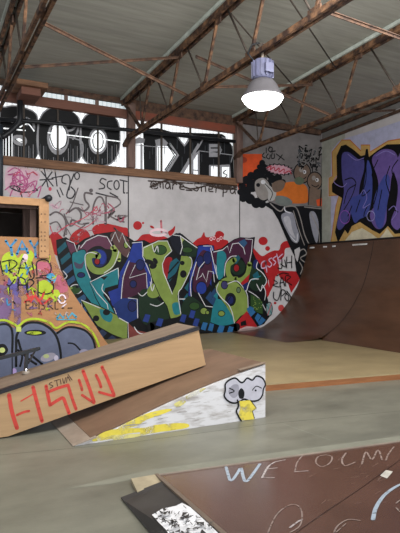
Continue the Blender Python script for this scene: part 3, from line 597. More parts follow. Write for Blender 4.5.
# ------------------------------------------------------------------ roof trusses
BZ = 4.43; NODES = [10.14-1.335*i for i in range(10)]
def truss(X, label, seed):
    t = thing('roof_truss', (X, YW, roofz(YW)), label, 'roof truss', 'steel roof trusses')
    rnd = random.Random(seed)
    yend = -2.4
    tz = lambda y: roofz(y)-.125
    mb = MB()
    for dx in (-.05, .05):
        mb.beam((X+dx, YW-.02, tz(YW)), (X+dx, yend, tz(yend)), .045, .10, M_RUST)
    mb.build('top_chord', t)
    mb = MB()
    for dx in (-.042, .042):
        mb.beam((X+dx, 10.85, BZ), (X+dx, yend, BZ), .04, .07, M_RUST)
    mb.build('bottom_chord', t)
    MB().beam((X, YW-.02, roofz(YW)-.035), (X, yend, roofz(yend)-.035), .20, .06, M_NAIL).build('nailer', t, label='pale timber nailer under the roof')
    MB().beam((X, 10.85, BZ), (X, YW-.05, BZ-.12), .10, .07, M_RUSTD).build('end_knee', t)
    MB().beam((X, YW-.05, tz(YW)), (X, NODES[0], BZ), .06, .05, M_RUSTD).build('web_strut', t)
    MB().tube([(X, NODES[0], BZ), (X, NODES[0]+.12, tz(NODES[0]))], .014, M_ROD, 6).build('web_rod', t)
    for y in NODES:
        a, b = y-.45, y+.62
        MB().beam((X, y, BZ), (X, a, tz(a)), .04, .04, M_RUST).build('web_strut', t)
        if b < 10.6: MB().tube([(X, y, BZ), (X, b, tz(b))], .016, M_ROD, 6).build('web_rod', t)
        MB().box(X-.012, X+.012, y-.11, y+.11, BZ-.02, BZ+.12, M_RUSTD).build('gusset_plate', t)
        MB().box(X-.012, X+.012, a-.08, a+.08, tz(a)-.12, tz(a), M_RUSTD).build('gusset_plate', t)
    return t
truss(1.24, 'rusty steel roof truss nearest the left, over the dark-fronted ramp', 1)
truss(4.01, 'rusty steel roof truss in the middle, carrying the bright round lamp', 2)
truss(6.85, 'rusty steel roof truss on the right, between the lamp and the purple lettering', 3)
# ledger beams on top of the right wall
t = thing('edge_beam', (XW-.05, YW, roofz(YW)-.2), 'pair of rusty steel rails where the right wall meets the roof', 'beam')
MB().beam((XW-.06, YW-.02, roofz(YW)-.06), (XW-.06, -2, roofz(-2)-.06), .06, .07, M_RUSTD).build('upper_rail', t)
MB().beam((XW-.05, YW-.02, roofz(YW)-.30), (XW-.05, -2, roofz(-2)-.30), .05, .06, M_RUSTD).build('lower_rail', t)
t = thing('edge_beam', (XW-.2, YW-.1, roofz(YW)-.2), 'dark brown beam along the roof above the orange creature mural', 'beam')
MB().box(XJ+.14, XW-.12, YW-.12, YW-.02, roofz(YW)-.16, roofz(YW)-.02, M_RUSTD).build('rail', t)
# sway braces between the trusses
def brace(p, q, label, w_=.045, m=M_RUSTD, rod=False):
    mb = MB()
    if rod: mb.tube([p, q], .014, m, 6)
    else: mb.beam(p, q, w_, .012, m); mb.beam(Vector(p)-Vector((0, 0, .018)), Vector(q)-Vector((0, 0, .018)), .012, .04, m)
    o = mb.build('sway_brace' if not rod else 'bracing_rod', None, label=label, category='roof brace', group='roof bracing')
    return o
brace((1.33, 6.49, BZ+.06), (3.98, 8.0, BZ+.06), 'long brown steel brace sloping down to the right between the left two trusses')
brace((1.33, 7.88, BZ+.02), (3.98, 8.36, 5.26), 'brown steel brace rising gently to the right between the left two trusses')
brace((4.05, 7.83, 5.10), (6.8, 7.7, BZ+.05), 'brown brace sloping down to the right behind the bright lamp')
brace((4.05, 7.4, BZ+.03), (6.8, 8.2, 5.2), 'brown brace rising to the right behind the bright lamp')
brace((6.89, 7.4, BZ+.03), (9.5, 8.6, 5.2), 'brown brace running from the right truss up to the right wall')
brace((4.05, 6.7, 5.3), (6.8, 8.7, 5.25), 'thin dark rod slanting across the roof above the bright lamp', rod=True, m=M_ROD)
brace((4.05, 5.65, 5.35), (6.8, 7.55, 5.3), 'thin dark rod crossing the roof right of the bright lamp', rod=True, m=M_ROD)
# near truss-to-truss lateral seen at the very top right
brace((4.05, 4.65, BZ+.03), (6.8, 4.95, BZ+.10), 'brown steel strut at the top right between two trusses')

# timber block and cold black pipes at the left
t = thing('timber_block', at_y(30, 88, 10.6), 'short brown timber beam end under the roof, left of the window', 'timber beam')
a = at_y(14, 84, 10.6); b = at_y(45, 92, 10.6)
MB().box(a.x, b.x, 10.3, 10.9, b.z-.02, a.z+.02, M_SILL).build('upper_timber', t, bevel=.008)
MB().box(a.x+.1, b.x-.12, 10.4, 11.0, b.z-.16, b.z-.02, M_HEAD).build('lower_timber', t, bevel=.008)
A = lambda px, py, Y=10.86: at_y(px, py, Y)
MB().tube([A(20, 92), A(20, 119), A(18, 124), A(12, 130), A(4, 136), A(1, 137)], .055, M_BLACK, 12).build('drain_pipe', None, label='black elbowed pipe coming down in front of the left window', category='pipe')
MB().tube([A(-6, 119, 11.03), A(34, 121.5, 11.03), A(124, 129.5, 11.03), A(235, 141.5, 11.03)], .04, M_BLACK, 10).build('conduit_pipe', None, label='long thin black pipe crossing in front of both window bands', category='pipe')
MB().tube([A(0, 205, 11.05), A(0, 125, 11.05)], .06, mat('blue_grey_steel', L(50, 58, 66), rough=.5, var=.2), 10).build('corner_pipe', None, label='dark blue-grey upright pipe at the left edge of the back wall', category='pipe')

# ------------------------------------------------------------------ high bay lamp
LX, LY = 4.03, 5.87; LZ = 3.82
t = thing('high_bay_lamp', (LX, LY, 4.62), 'glowing round high-bay lamp with grey ribbed housing hung from the middle truss', 'lamp')
M_LENS = emis('glowing_diffuser', (1.0, .985, .96, 1), 9.0)
M_HOUS = mat('blue_grey_cast_housing', L(104, 106, 132), rough=.5, scale=6, var=.12)
M_REFL = mat('grey_ribbed_reflector', L(84, 82, 86), rough=.5, scale=6, var=.1)
c = (LX, LY, LZ)
MB().lathe(c, [(.001, -.145), (.08, -.14), (.15, -.12), (.205, -.085), (.245, -.045), (.272, -.0), (.272, .012), (.26, .02), (.2, .02), (.001, .02)], M_LENS, 48).build('diffuser', t)
mb = MB().lathe(c, [(.268, .0), (.278, .012), (.272, .03), (.235, .075), (.21, .13), (.185, .18), (.155, .22), (.10, .25), (.001, .25)], M_REFL, 48)
mb.build('reflector', t)
mb = MB().lathe(c, [(.001, .25), (.11, .25), (.125, .27), (.125, .48), (.11, .50), (.001, .50)], M_HOUS, 24)
for i in range(14):
    an = 2*PI*i/14; d = Vector((math.cos(an), math.sin(an), 0))
    mb.beam(Vector(c)+d*.135+Vector((0, 0, .27)), Vector(c)+d*.135+Vector((0, 0, .48)), .012, .03, M_HOUS, up=d)
mb.box(LX-.06, LX+.06, LY-.17, LY-.12, LZ+.3, LZ+.42, M_HOUS)
mb.build('housing', t)
mb = MB().tube([(LX, LY, LZ+.5), (LX, LY, LZ+.62)], .02, M_METAL, 8)
mb.tube([Vector((LX, LY, LZ+.665))+Vector((math.cos(a_)*.045, 0, math.sin(a_)*.06)) for a_ in [2*PI*i/16 for i in range(17)]], .012, M_ROD, 8)
mb.tube([(LX-.10, LY+.08, LZ+.52), (LX-.14, LY+.14, LZ+.62), (LX-.06, LY+.16, LZ+.76), (LX+.02, LY+.1, LZ+.78)], .012, M_BLACK, 8)
mb.build('hook', t)
ll = bpy.data.lights.new('lamp_light', 'POINT'); ll.energy = 70; ll.shadow_soft_size = .22; ll.color = (1, .97, .93)
lo = bpy.data.objects.new('lamp_light', ll); COL.objects.link(lo); lo.location = (LX, LY, LZ-.38)

# ------------------------------------------------------------------ low platform (tan sheet floor with lumber front edge)
t = thing('low_platform', (6, 6, 0), 'low tan wooden platform with orange lumber edge below the big brown quarter pipe', 'platform')
PF = [(3.3, 5.75), (3.97, 5.66), (6.03, 5.40), (XW-.02, 4.95)]
poly = PF+[(XW-.02, YW-.05), (3.3, YW-.05)]
MB().prism(poly, 'z', .075, .09, M_PLAT).build('deck_sheet', t)
mb = MB()
for a, b in zip(PF[:-1], PF[1:]): mb.beam((a[0], a[1]+.02, .0375), (b[0], b[1]+.02, .0375), .04, .075, M_EDGEO)
mb.build('lumber_edge', t, label='orange-brown lumber front edge')
mb = MB()
M_SCUFF = mat('pale_scuffed_sheet', L(172, 160, 130), rough=.5, scale=3, var=.12)

# ------------------------------------------------------------------ right quarter pipe
PROF = [(9.13, 2.27), (9.06, 1.95), (8.93, 1.55), (8.79, 1.21), (8.63, .98), (8.48, .775), (8.27, .55), (8.06, .377), (7.86, .26), (7.66, .165)]
def profile(extra): return PROF+extra
def smoothp(pr): return crom(pr, False, 4)
t = thing('quarter_pipe', (8.5, 8, .09), 'tall dark brown quarter pipe running along the right wall below the purple lettering', 'skate ramp')
def section(pr, y0, y1, name, label):
    pr = smoothp(pr)
    poly = pr+[(pr[-1][0], .092), (XW-.03, .092), (XW-.03, 2.2), (9.13, 2.2)]
    mb = MB(); n = len(pr)
    mb.add([(a[0], y0, a[1]) for a in pr]+[(a[0], y1, a[1]) for a in pr], [(i, i+1, n+i+1, n+i) for i in range(n-1)], M_MASON, True)
    o = mb.build(name, t, label=label)
    return o, pr
secs = [(PROF+[(7.4, .115), (7.1, .099), (6.7, .0945)], 8.88, YW-.012), (PROF[:-1]+[(7.72, .17), (7.62, .11), (7.60, .094)], 5.9, 8.875), (PROF[:-1]+[(7.72, .17), (7.62, .11), (7.60, .094)], 3.0, 5.895)]
for i, (pr, a, b) in enumerate(secs):
    section(pr, a, b, 'riding_surface', ['brown riding sheet nearest the back wall', 'brown riding sheet of the middle section', 'brown riding sheet at the camera end'][i])
mb = MB(); pr = smoothp(PROF)
poly = [(a[0]+.03, a[1]-.035) for a in pr]+[(7.75, .094), (XW-.03, .094), (XW-.03, 2.22), (9.16, 2.22)]
mb.prism(poly, 'y', 3.0, YW-.02, M_PLYO); mb.build('frame_body', t)
MB().box(9.12, XW-.01, 3.0, YW-.012, 2.24, 2.28, M_MASON).build('deck', t)
MB().tube([(9.125, 3.0, 2.285), (9.125, YW-.03, 2.285)], .022, M_EDGEB, 10).build('coping', t, label='dark steel coping pipe')
M_TAPE = paint(205, 205, 205)
for px, pw in ((312, 3.5), (325, 2.5), (334, 2), (355.5, 4), (361, 3), (365, 2.5)):
    a = at_x(px, 247, 9.10); yy = a.y; ln = pw*.022
    zz = 2.17; MB().box(9.085, 9.118, yy-ln, yy+ln, zz, zz+.035, M_TAPE).build('tape_scrap', t, label='scrap of white tape below the coping')
for y in (8.876, 5.897):                               # section joints: fine dark lines following the curve
    mb = MB()
    q = [(a[0]-.004, a[1]+.004) for a in pr]
    mb.add([(a[0], y-.008, a[1]) for a in q]+[(a[0], y+.008, a[1]) for a in q], [(i, i+1, len(q)+i+1, len(q)+i) for i in range(len(q)-1)], M_EDGEB)
    mb.build('sheet_joint', t, label='dark joint line between riding sheets')

# ------------------------------------------------------------------ left quarter ramp with graffitied side
YS = 7.1
t = thing('quarter_ramp', (0.5, YS, 0), 'tall plywood ramp with graffitied side and dark opening in front of the back wall', 'skate ramp')
LP_ = [(1.50, 2.42), (1.51, 2.10), (1.545, 1.92), (1.615, 1.66), (1.71, 1.44), (1.845, 1.22), (2.08, .876), (2.32, .525), (2.62, .22), (2.95, .07), (3.25, .012)]
lp = smoothp(LP_)
zo0 = at_y(20, 237, YS).z; zo1 = at_y(20, 205, YS).z; xo = at_y(38.5, 220, YS).x; XO = -1.6
poly = [(a[0], a[1]) for a in lp if a[1] < zo0]
poly = [(1.512, zo0)]+poly+[(3.25, .002), (XO-.3, .002), (XO-.3, zo0)]
MB().prism(poly, 'y', YS, YS+.03, M_PLYO).build('side_panel', t, label='orange plywood side panel')
n = len(lp)
MB().add([(a[0], YS+.03, a[1]) for a in lp]+[(a[0], 10.2, a[1]) for a in lp]+[(a[0]-.03, YS+.03, a[1]-.01) for a in lp]+[(a[0]-.03, 10.2, a[1]-.01) for a in lp],
         [(i, i+1, n+i+1, n+i) for i in range(n-1)]+[(2*n+i, 3*n+i, 3*n+i+1, 2*n+i+1) for i in range(n-1)], M_RIDE, True).build('riding_surface', t)
ztop = at_y(24, 198, YS).z
MB().box(XO-.3, 1.50, YS-.04, YS, zo1, ztop, M_FRAMEW).build('frame_board', t, bevel=.004, label='tan top board over the opening')
zb = at_y(43, 258, YS).z
MB().box(xo, at_y(48.3, 220, YS).x, YS-.045, YS+.0, zb, ztop-.002, M_FRAMEW).build('frame_post', t, bevel=.004, label='tan upright board with screws')
for py in (214, 222, 232, 236, 240, 246, 251):
    for px in (41.5, 45): MB().lathe(at_y(px, py, YS-.046), [(.001, .006), (.008, .004), (.008, -.004), (.001, -.006)], M_EDGEB, 8).build('screw', t)
MB().box(XO-.3, 1.50, YS+.0, 10.2, ztop-.03, ztop+.0, M_RIDE).build('deck', t)
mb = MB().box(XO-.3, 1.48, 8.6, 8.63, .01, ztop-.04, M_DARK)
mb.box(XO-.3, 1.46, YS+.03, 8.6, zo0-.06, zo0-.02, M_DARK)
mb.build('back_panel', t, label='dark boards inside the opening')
mb = MB()
for px, Y in ((26.5, 7.7), (33, 7.35)):
    a = at_y(px, 220, Y); mb.box(a.x-.04, a.x+.04, Y, Y+.09, zo0-.02, ztop-.03, M_POST)
mb.box(XO, 1.4, 7.3, 7.34, zo1-.02, ztop-.03, M_POST)
mb.build('inner_stud', t, label='dim wooden studs inside the opening')
MB().tube([at_y(49, 198, YS-.09), at_y(49, 198, YS-.09)+Vector((0, 3.1, 0))], .045, M_BLACK, 14).build('coping', t, label='black coping pipe end')
# graffiti on the side panel
p = Paint((0, YS, 0), (0, -1, 0), .0015)
CB = spray(66, 128, 170, .75); YG = spray(158, 176, 52, .8); VT = spray(112, 88, 122, .6); PKK = spray(160, 88, 104, .65); GB = paint(88, 94, 116); GBD = paint(70, 78, 104); CY = spray(76, 150, 176, .8)
p.fill([(-10, 268), (4, 262), (20, 266), (36, 262), (52, 262), (62, 272), (68, 290), (66, 300), (40, 302), (30, 296), (10, 300), (-10, 310)], spray(150, 104, 92, .5), True)
p.fill([(-10, 290), (6, 286), (12, 300), (8, 322), (-10, 330)], VT, True).fill([(14, 288), (21, 286), (20, 330), (15, 330)], VT, True).fill([(10, 276), (24, 280), (30, 290), (20, 296), (8, 290)], spray(92, 84, 140, .6), True)
p.fill([(38, 262), (50, 264), (52, 274), (44, 278), (38, 272)], PKK, True).fill([(54, 276), (64, 278), (68, 290), (58, 292)], PKK, True).fill([(47, 274), (56, 276), (54, 283), (48, 281)], CY, True)
p.fill([(2, 258), (8, 252), (14, 253), (18, 258), (22, 254), (28, 254), (30, 250), (34, 255), (32, 262), (36, 268), (28, 272), (29, 282), (22, 284), (18, 276), (14, 284), (8, 276), (2, 272)], YG, True)
p.fill([(37, 284), (44, 280), (51, 284), (54, 292), (50, 300), (42, 298), (38, 292)], YG, True).fill([(50, 292), (58, 290), (60, 298), (54, 302)], YG, True)
for l_ in ([(6, 241), (10, 247), (16, 240)], [(11, 247), (12, 255)], [(17, 254), (22, 241), (28, 253)], [(19, 249), (27, 249)], [(30, 241), (34, 248), (39, 241)], [(35, 247), (36, 257)]): p.line(l_, 2.6, CB, False)
p.fill([(24, 254), (28, 256), (26, 262), (22, 260)], paint(200, 180, 190), True)
for l_ in ([(0, 261), (3, 275)], [(2, 262), (12, 260), (17, 264), (10, 270), (2, 271)], [(9, 260), (10, 272)], [(8, 270), (17, 276)], [(18, 274), (22, 260), (24, 260), (31, 277)], [(18, 268), (30, 268)], [(32, 262), (34, 277), (28, 280)],
           [(37, 275), (37, 262), (46, 260), (51, 266), (49, 274), (40, 276)], [(36, 278), (46, 278), (53, 284), (52, 292), (44, 294), (38, 292)], [(38, 280), (38, 297)], [(4, 280), (9, 286), (15, 279)], [(9, 286), (10, 294)], [(18, 290), (19, 278), (25, 280), (27, 290)], [(19, 285), (26, 285)], [(28, 296), (28, 280), (34, 282), (30, 288), (35, 292)]):
    p.line(l_, 1.25, K)
for l_ in ([(27, 294), (31, 302), (34, 293)], [(32, 292), (40, 300), (44, 292)], [(25, 302), (34, 296), (42, 304), (50, 298)]): p.line(l_, 2.0, spray(186, 64, 60, .8))
p.ring(62, 299, 3.4, 4.2, 1.4, paint(206, 190, 200)).line([(62, 307), (66, 304)], 1.2, paint(206, 190, 200))
for i, l_ in enumerate(([(30, 301), (26, 301), (26, 309), (30, 309)], [(26, 305), (29, 305)], [(33, 309), (33, 302), (36, 306), (39, 302), (39, 309)], [(45, 302), (42, 302), (42, 305), (45, 306), (44, 309), (41, 309)], [(48, 301), (48, 309)], [(52, 301), (48, 305), (53, 309)], [(58, 301), (55, 301), (55, 309), (58, 309)], [(62, 308), (64, 308)], [(68, 308), (72, 308)])): p.line(l_, .9, K, False)
p.line([(57, 318), (60, 314), (63, 318), (66, 313), (68, 318), (72, 313), (76, 317)], 2.2, CY, False).line([(57, 319.5), (76, 319.5)], 1.2, CY)
# loose spray scribbles over the tags
r5 = random.Random(5)
for i in range(60):
    x = r5.uniform(0, 66); y = r5.uniform(256, 316)
    if x > 48+(y-255)*.33: continue
    p.line([(x, y), (x+r5.uniform(-4, 4), y+r5.uniform(-4, 4)), (x+r5.uniform(-5, 5), y+r5.uniform(-5, 5))], r5.uniform(.6, 1.6), [VT, PKK, YG, CB, spray(176, 150, 140, .6), spray(150, 70, 60, .7)][i % 6])
# big blue-grey letters along the bottom
p.line([(-8, 322), (4, 320), (14, 324), (18, 326), (26, 320), (38, 319), (50, 323), (56, 328), (68, 322), (82, 324), (92, 332), (98, 344), (100, 354)], 2.2, YG)
p.fill([(-10, 324), (4, 322), (14, 328), (17, 330), (25, 323), (38, 322), (49, 326), (56, 332), (68, 326), (84, 329), (94, 340), (97, 352), (99, 365), (70, 390), (-10, 400)], GB)
p.line([(16, 366), (16, 346), (17, 334), (25, 324), (37, 322.5), (48, 327), (56, 336), (60, 350), (61, 366)], 2.4, K)
p.line([(57, 333), (68, 327), (84, 330), (93, 340), (96, 356)], 2.2, K).line([(68, 343), (74, 344), (80, 350)], 1.6, K).line([(-6, 326), (6, 324), (12, 331), (12, 352)], 2.2, K)
p.ell(35, 332.6, 11, 2.9, K).ell(34, 332.8, 7.6, 1.7, YG).fill([(-4, 346), (4, 344), (8, 350), (4, 355), (-4, 356)], K, True).ell(2, 350, 3, 2.6, paint(170, 180, 110))
p.line([(18, 340), (22, 352), (30, 360), (36, 364)], 2.2, K).line([(20, 366), (22, 356), (18, 350)], 2, K).line([(31, 355), (42, 364)], 2.2, K)
p.ell(48, 357, 8, 4, paint(140, 136, 150), -.3).ell(46, 356, 3, 2, paint(160, 170, 120)).ell(56, 358, 2.2, 3, paint(176, 170, 190)).ell(84, 352, 5, 3, paint(130, 126, 146)).ell(14, 371, 2.4, 3, paint(160, 140, 190))
p.line([(12, 330), (12, 385)], 1.0, K).fill([(16, 326.5), (21, 326.5), (21, 331.5), (16, 331.5)], paint(170, 180, 90))
p.done('graffiti_lettering', t, 'black, yellow and blue tags over large blue-grey bubble letters')

# ------------------------------------------------------------------ wedge kicker
Y0, Y1 = 4.63, 5.85
t = thing('wedge_kicker', (2.2, 5.2, 0), 'low wedge kicker with brown top and white painted side, under the leaning box', 'skate ramp')
WP = [(1.21, .004), (1.55, .09), (2.0, .24), (2.45, .372), (2.78, .454), (2.95, .496), (3.215, .552)]
wp = smoothp(WP)
poly = wp+[(3.215, .001), (1.21, .001)]
MB().prism(poly, 'y', Y0, Y1, M_WHITEP).build('body', t, bevel=.004)
n = len(wp)
wr = [a for a in wp if a[0] > 1.34]; mb = MB(); q = [(a[0], a[1]+.004) for a in wr]; r_ = [(a[0], a[1]+.016) for a in wr]
mb.prism(q+r_[::-1], 'y', Y0+.02, Y1, M_RIDE); mb.build('riding_surface', t, label='worn brown riding sheet')
MB().prism([(1.19, .003), (1.40, .048), (1.40, .062), (1.19, .008)], 'y', Y0-.01, Y1, M_METAL).build('threshold_plate', t, label='dull steel plate at the low end')
mb = MB()
mb.prism([(2.90, .515), (3.218, .566), (3.218, .574), (2.90, .523)], 'y', Y0-.004, Y0+.05, M_LEDGET); mb.build('top_edge_strip', t)
p = Paint((0, Y0, 0), (0, -1, 0), .0015)
YE = spray(212, 194, 78, .74); YE2 = spray(206, 196, 124, .6)
p.fill([(92, 441), (104, 432), (122, 428), (140, 428), (158, 426), (148, 431), (126, 434), (110, 439)], YE, True)
p.fill([(118, 428), (134, 419), (148, 413), (166, 409), (172, 410), (160, 415), (146, 420), (136, 426)], YE, True)
p.fill([(150, 426), (176, 423), (188, 424), (186, 428), (160, 432), (140, 434)], YE, True).fill([(186, 396), (196, 390), (206, 388), (198, 394), (188, 399)], YE2, True).fill([(174, 404), (182, 400), (186, 402), (178, 407)], YE2, True)
p.fill([(100, 440), (112, 435), (150, 433), (170, 430), (150, 434), (116, 441)], YE2)
M_GRM = paint(150, 144, 140)
for i in range(40):
    x = random.uniform(120, 262); yl = 441-(x-75)*.125; yh = 440-(x-75)*.42 if x < 238 else 372
    y = random.uniform(yh+6, yl-4); p.line([(x, y), (x+random.uniform(3, 10), y-random.uniform(.3, 1.4))], random.uniform(.3, .7), M_GRM)
# two-lobed cloud head over a yellow body
GC = paint(176, 174, 184); GC2 = paint(140, 138, 148)
p.fill([(225, 390), (225, 384), (229, 380), (235, 378), (240, 381), (243, 382), (247, 378), (252, 379), (256, 376), (262, 378), (265, 384), (263, 389), (262, 395), (258, 400), (250, 401), (244, 399), (240, 401), (234, 403), (228, 401), (224, 396)], GC, True)
p.fill([(228, 392), (232, 385), (238, 385), (238, 394), (233, 398)], GC2, True)
p.line([(225, 390), (225, 384), (229, 380), (235, 378), (240, 382), (243, 382), (247, 378), (252, 380), (256, 376), (262, 378), (265, 384), (263, 389), (262, 395), (258, 400), (250, 401), (244, 399), (240, 401), (234, 403), (228, 401), (224, 396)], 1.7, K, closed=True)
p.fill([(238, 392), (241, 388), (244, 392), (243, 398), (239, 398)], K, True).line([(229, 388), (234, 391), (229, 393)], 1.2, K).line([(252, 390), (256, 386), (261, 388)], 1.0, K).ell(255.3, 390.3, 1, 1, K)
p.fill([(239, 401), (250, 400), (254, 405), (256, 409), (252, 411), (254, 419), (240, 420.5), (238, 414), (240, 408)], YE, False)
p.line([(237, 400), (238, 406), (236, 411), (238, 416), (241, 421)], 1.8, K).line([(250, 400), (256, 408), (252, 411), (254, 418)], .9, K, False)
p.done('painted_figure', t, 'grey two-lobed cloud head over yellow body, and yellow paint streaks')

# ------------------------------------------------------------------ leaning grind box
th = math.atan2(.50, 2.10)
A0 = Vector((.10, 5.12, -.13)); A0 = Vector((.73, 5.15, .012)); A1 = Vector((2.81, 5.19, .496))
ex = (A1-A0).normalized(); ey = Vector((-.05, 1, 0)); ey = (ey-ex*ey.dot(ex)).normalized(); ez = ex.cross(ey)
LEN = (A1-A0).length; EXT = 0.0; HB = .415; WB = .52
t = thing('grind_box', A0, 'long tan plywood grind box with red spray lettering, leaning across the wedge', 'skate box')
def B(x, y, z): return A0+ex*x+ey*y+ez*z
def obox(mb, x0, x1, y0, y1, z0, z1, m):
    vs = [B(x, y, z) for x in (x0, x1) for y in (y0, y1) for z in (z0, z1)]
    return mb.add(vs, [(0, 1, 3, 2), (4, 6, 7, 5), (0, 4, 5, 1), (2, 3, 7, 6), (0, 2, 6, 4), (1, 5, 7, 3)], m)
# the left end is cut level with the floor and runs on out of the picture
mb = MB()
xl = -HB*0-.0
vs = []
def pt(x, z): return (x, z)
side = [(0, 0), (LEN, 0), (LEN, HB), (-1.05, HB), (-1.05, .22+.0), (-.86, .2155)]
# bottom line of the level-cut end: world z = .012
side = [(0, 0), (LEN, 0), (LEN, HB), (-1.30, HB), (-1.30, 1.30*math.tan(math.asin(ex.z))+.0)]
nS = len(side)
vs = [B(x, 0, z) for x, z in side]+[B(x, WB, z) for x, z in side]
fs = [(i, (i+1) % nS, nS+(i+1) % nS, nS+i) for i in range(nS)]+[(0, 1, 2, 3, 4), (9, 8, 7, 6, 5)]
MB().add(vs, fs, M_PLY).build('body', t, bevel=.003)
obox(MB(), -1.31, LEN+.004, -.004, WB+.004, HB, HB+.018, M_LEDGET).build('top_sheet', t, label='weathered grey-brown top')
mb = obox(MB(), -1.31, LEN+.006, -.012, .0, HB-.012, HB+.02, M_EDGEB); obox(mb, -1.31, LEN+.006, -.012, .045, HB+.018, HB+.024, M_EDGEB)
mb.build('steel_edge', t, label='black steel angle along the front edge')
p = Paint(A0, -ey, .0015)
RS_ = spray(182, 66, 58, .85, 14); RS2 = paint(206, 96, 84)
for l_, w_ in (([(9, 395), (12, 412), (17, 428)], 2.8), ([(33, 387), (37, 403), (42, 421)], 2.6), ([(17, 415), (24, 412), (29, 411)], 1.8), ([(21, 401), (28, 397), (33, 394)], 1.0),
               ([(46, 386), (48, 396), (50, 405)], 2.4), ([(48, 392), (58, 388), (68, 385)], 2.2), ([(50, 405), (58, 400), (63, 398), (66, 405), (69, 413)], 2.4), ([(68, 385), (72, 398), (76, 409)], 2.2),
               ([(79, 380), (81, 386), (82, 390)], 2.0), ([(83, 371), (88, 384), (94, 402)], 2.4), ([(82, 395), (88, 399), (94, 403)], 1.8), ([(96, 375), (99, 381), (101, 387)], 2.0), ([(102, 367), (108, 380), (114, 395)], 2.4), ([(99, 392), (106, 394), (114, 396)], 1.8)):
    p.line(l_, w_*1.4, RS_)
for l_ in ([(52, 382), (49, 384), (53, 386), (50, 388)], [(54, 381), (59, 379.5)], [(56.5, 380.5), (57.5, 386)], [(60, 379), (61, 384)], [(62.5, 378.5), (64, 383.5), (65.5, 377.5)], [(66.5, 382.5), (67.5, 376.5), (70, 381)], [(68, 374.5), (72, 380)]): p.line(l_, .8, paint(70, 50, 44))
p.done('graffiti_lettering', t, 'red sprayed strokes and a small black tag')

# dark bar on a bent bracket, standing behind/on the box
t = thing('metal_bar', B(.2, .42, HB+.02), 'short dark metal bar on a bent bracket at the left end of the leaning box', 'metal bar')
Y_ = 5.52
q0, q1 = at_y(-14, 361.5, Y_), at_y(38, 349, Y_)
MB().beam(q0, q1, .05, .03, M_BLACK).tube([q1-Vector((.02, 0, .0)), q1+Vector((.02, 0, .006))], .016, M_BLACK, 8).build('bar', t)
mb = MB(); mb.beam(at_y(27, 353, Y_), at_y(25.5, 371, Y_), .04, .03, M_BLACK); mb.beam(at_y(35, 351, Y_), at_y(28, 364, Y_), .03, .012, M_BLACK)
mb.build('bracket', t)
f = at_y(26, 371.5, Y_-.02)
mb = MB().lathe(f-Vector((0, 0, .015)), [(.001, .02), (.035, .02), (.04, .0), (.04, -.01), (.001, -.01)], M_METAL, 12)
mb.lathe(f, [(.001, .03), (.012, .028), (.012, 0)], mat('bright_bolt', L(220, 220, 225), rough=.25, metal=.9, var=.05), 8); mb.build('bolt', t, label='bright steel bolt')

# ------------------------------------------------------------------ bank ramp in the foreground
Aq = at_z(157, 475.5, .022); Bq = at_z(400, 441.5, .022); Cq = at_z(222, 533, .16)
nrm = (Bq-Aq).cross(Cq-Aq).normalized()
if nrm.z < 0: nrm = -nrm
dAB = (Bq-Aq).normalized(); dn = nrm.cross(dAB)
if dn.dot(FWD) > 0: dn = -dn
dAC = (Cq-Aq); Lc = dAC.length; dAC = dAC.normalized()
t = thing('bank_ramp', Aq, 'low red-brown bank ramp with chalked WELCOME in the foreground', 'skate ramp')
E = Aq+dAB*4.2; C2 = Aq+dAC*(Lc*1.9); F_ = E+dn*(Lc*1.9*abs(dAC.dot(dn)))
def slab(pts, th_, m, mb=None):
    mb = mb or MB(); n_ = len(pts); vs = list(pts)+[Vector(v)-nrm*th_ for v in pts]
    return mb.add(vs, [tuple(range(n_)), tuple(range(n_, 2*n_))[::-1]]+[(i, (i+1) % n_, n_+(i+1) % n_, n_+i) for i in range(n_)], m)
slab([Aq, E, F_, C2], .012, M_MASONR).build('riding_surface', t)
mb = MB(); lo_ = [Vector((v.x, v.y, .002)) for v in (Aq, E, F_, C2)]; hi_ = [v-nrm*.013 for v in (Aq, E, F_, C2)]
for v in hi_: v.z = max(v.z, .008)
mb.add(lo_+hi_, [(0, 1, 2, 3), (7, 6, 5, 4), (0, 1, 5, 4), (1, 2, 6, 5), (2, 3, 7, 6), (3, 0, 4, 7)], M_FRAMEW); mb.build('frame_body', t)
mb = MB(); up_ = nrm*.001
mb.beam(Aq+nrm*.001, E+nrm*.001, .022, .012, M_METAL, up=nrm); mb.build('threshold_strip', t, label='pale metal strip along the low edge')
mb = MB(); mb.beam(Aq+nrm*.002-dAC*.02, C2+nrm*.002, .028, .014, mat('worn_brown_edge', L(110, 96, 84), var=.15), up=nrm); mb.build('side_strip', t, label='worn grey-brown strip along the left edge')
# black side sheet
g0 = at_z(121, 498.5, .006); g3 = at_z(149, 532, .006); g1 = at_z(159.5, 482, .04)
gd = (g3-g0)
g1 = Aq+dAC*(g1-Aq).dot(dAC)-nrm*.004
gt = [g1, Aq+dAC*(Lc*1.9)-nrm*.004, g0+gd*3.2, g0]
mb = MB(); ng = (gt[1]-gt[0]).cross(gt[3]-gt[0]).normalized(); ng = ng if ng.z > 0 else -ng
vs = [v+ng*.008 for v in gt]+[v for v in gt]
mb.add(vs, [(0, 1, 2, 3), (7, 6, 5, 4), (0, 1, 5, 4), (1, 2, 6, 5), (2, 3, 7, 6), (3, 0, 4, 7)], M_GUARD); mb.build('side_sheet', t, label='black sheet sloping down the left side')
p = Paint(gt[0]+ng*.008, ng, .0015)
WS = paint(222, 222, 226)
p.fill([(152, 515), (162, 509), (176, 506), (182, 503), (190, 507), (200, 516), (218, 533), (240, 556), (200, 560), (172, 540), (166, 530), (158, 522)], WS)
rr = random.Random(3)
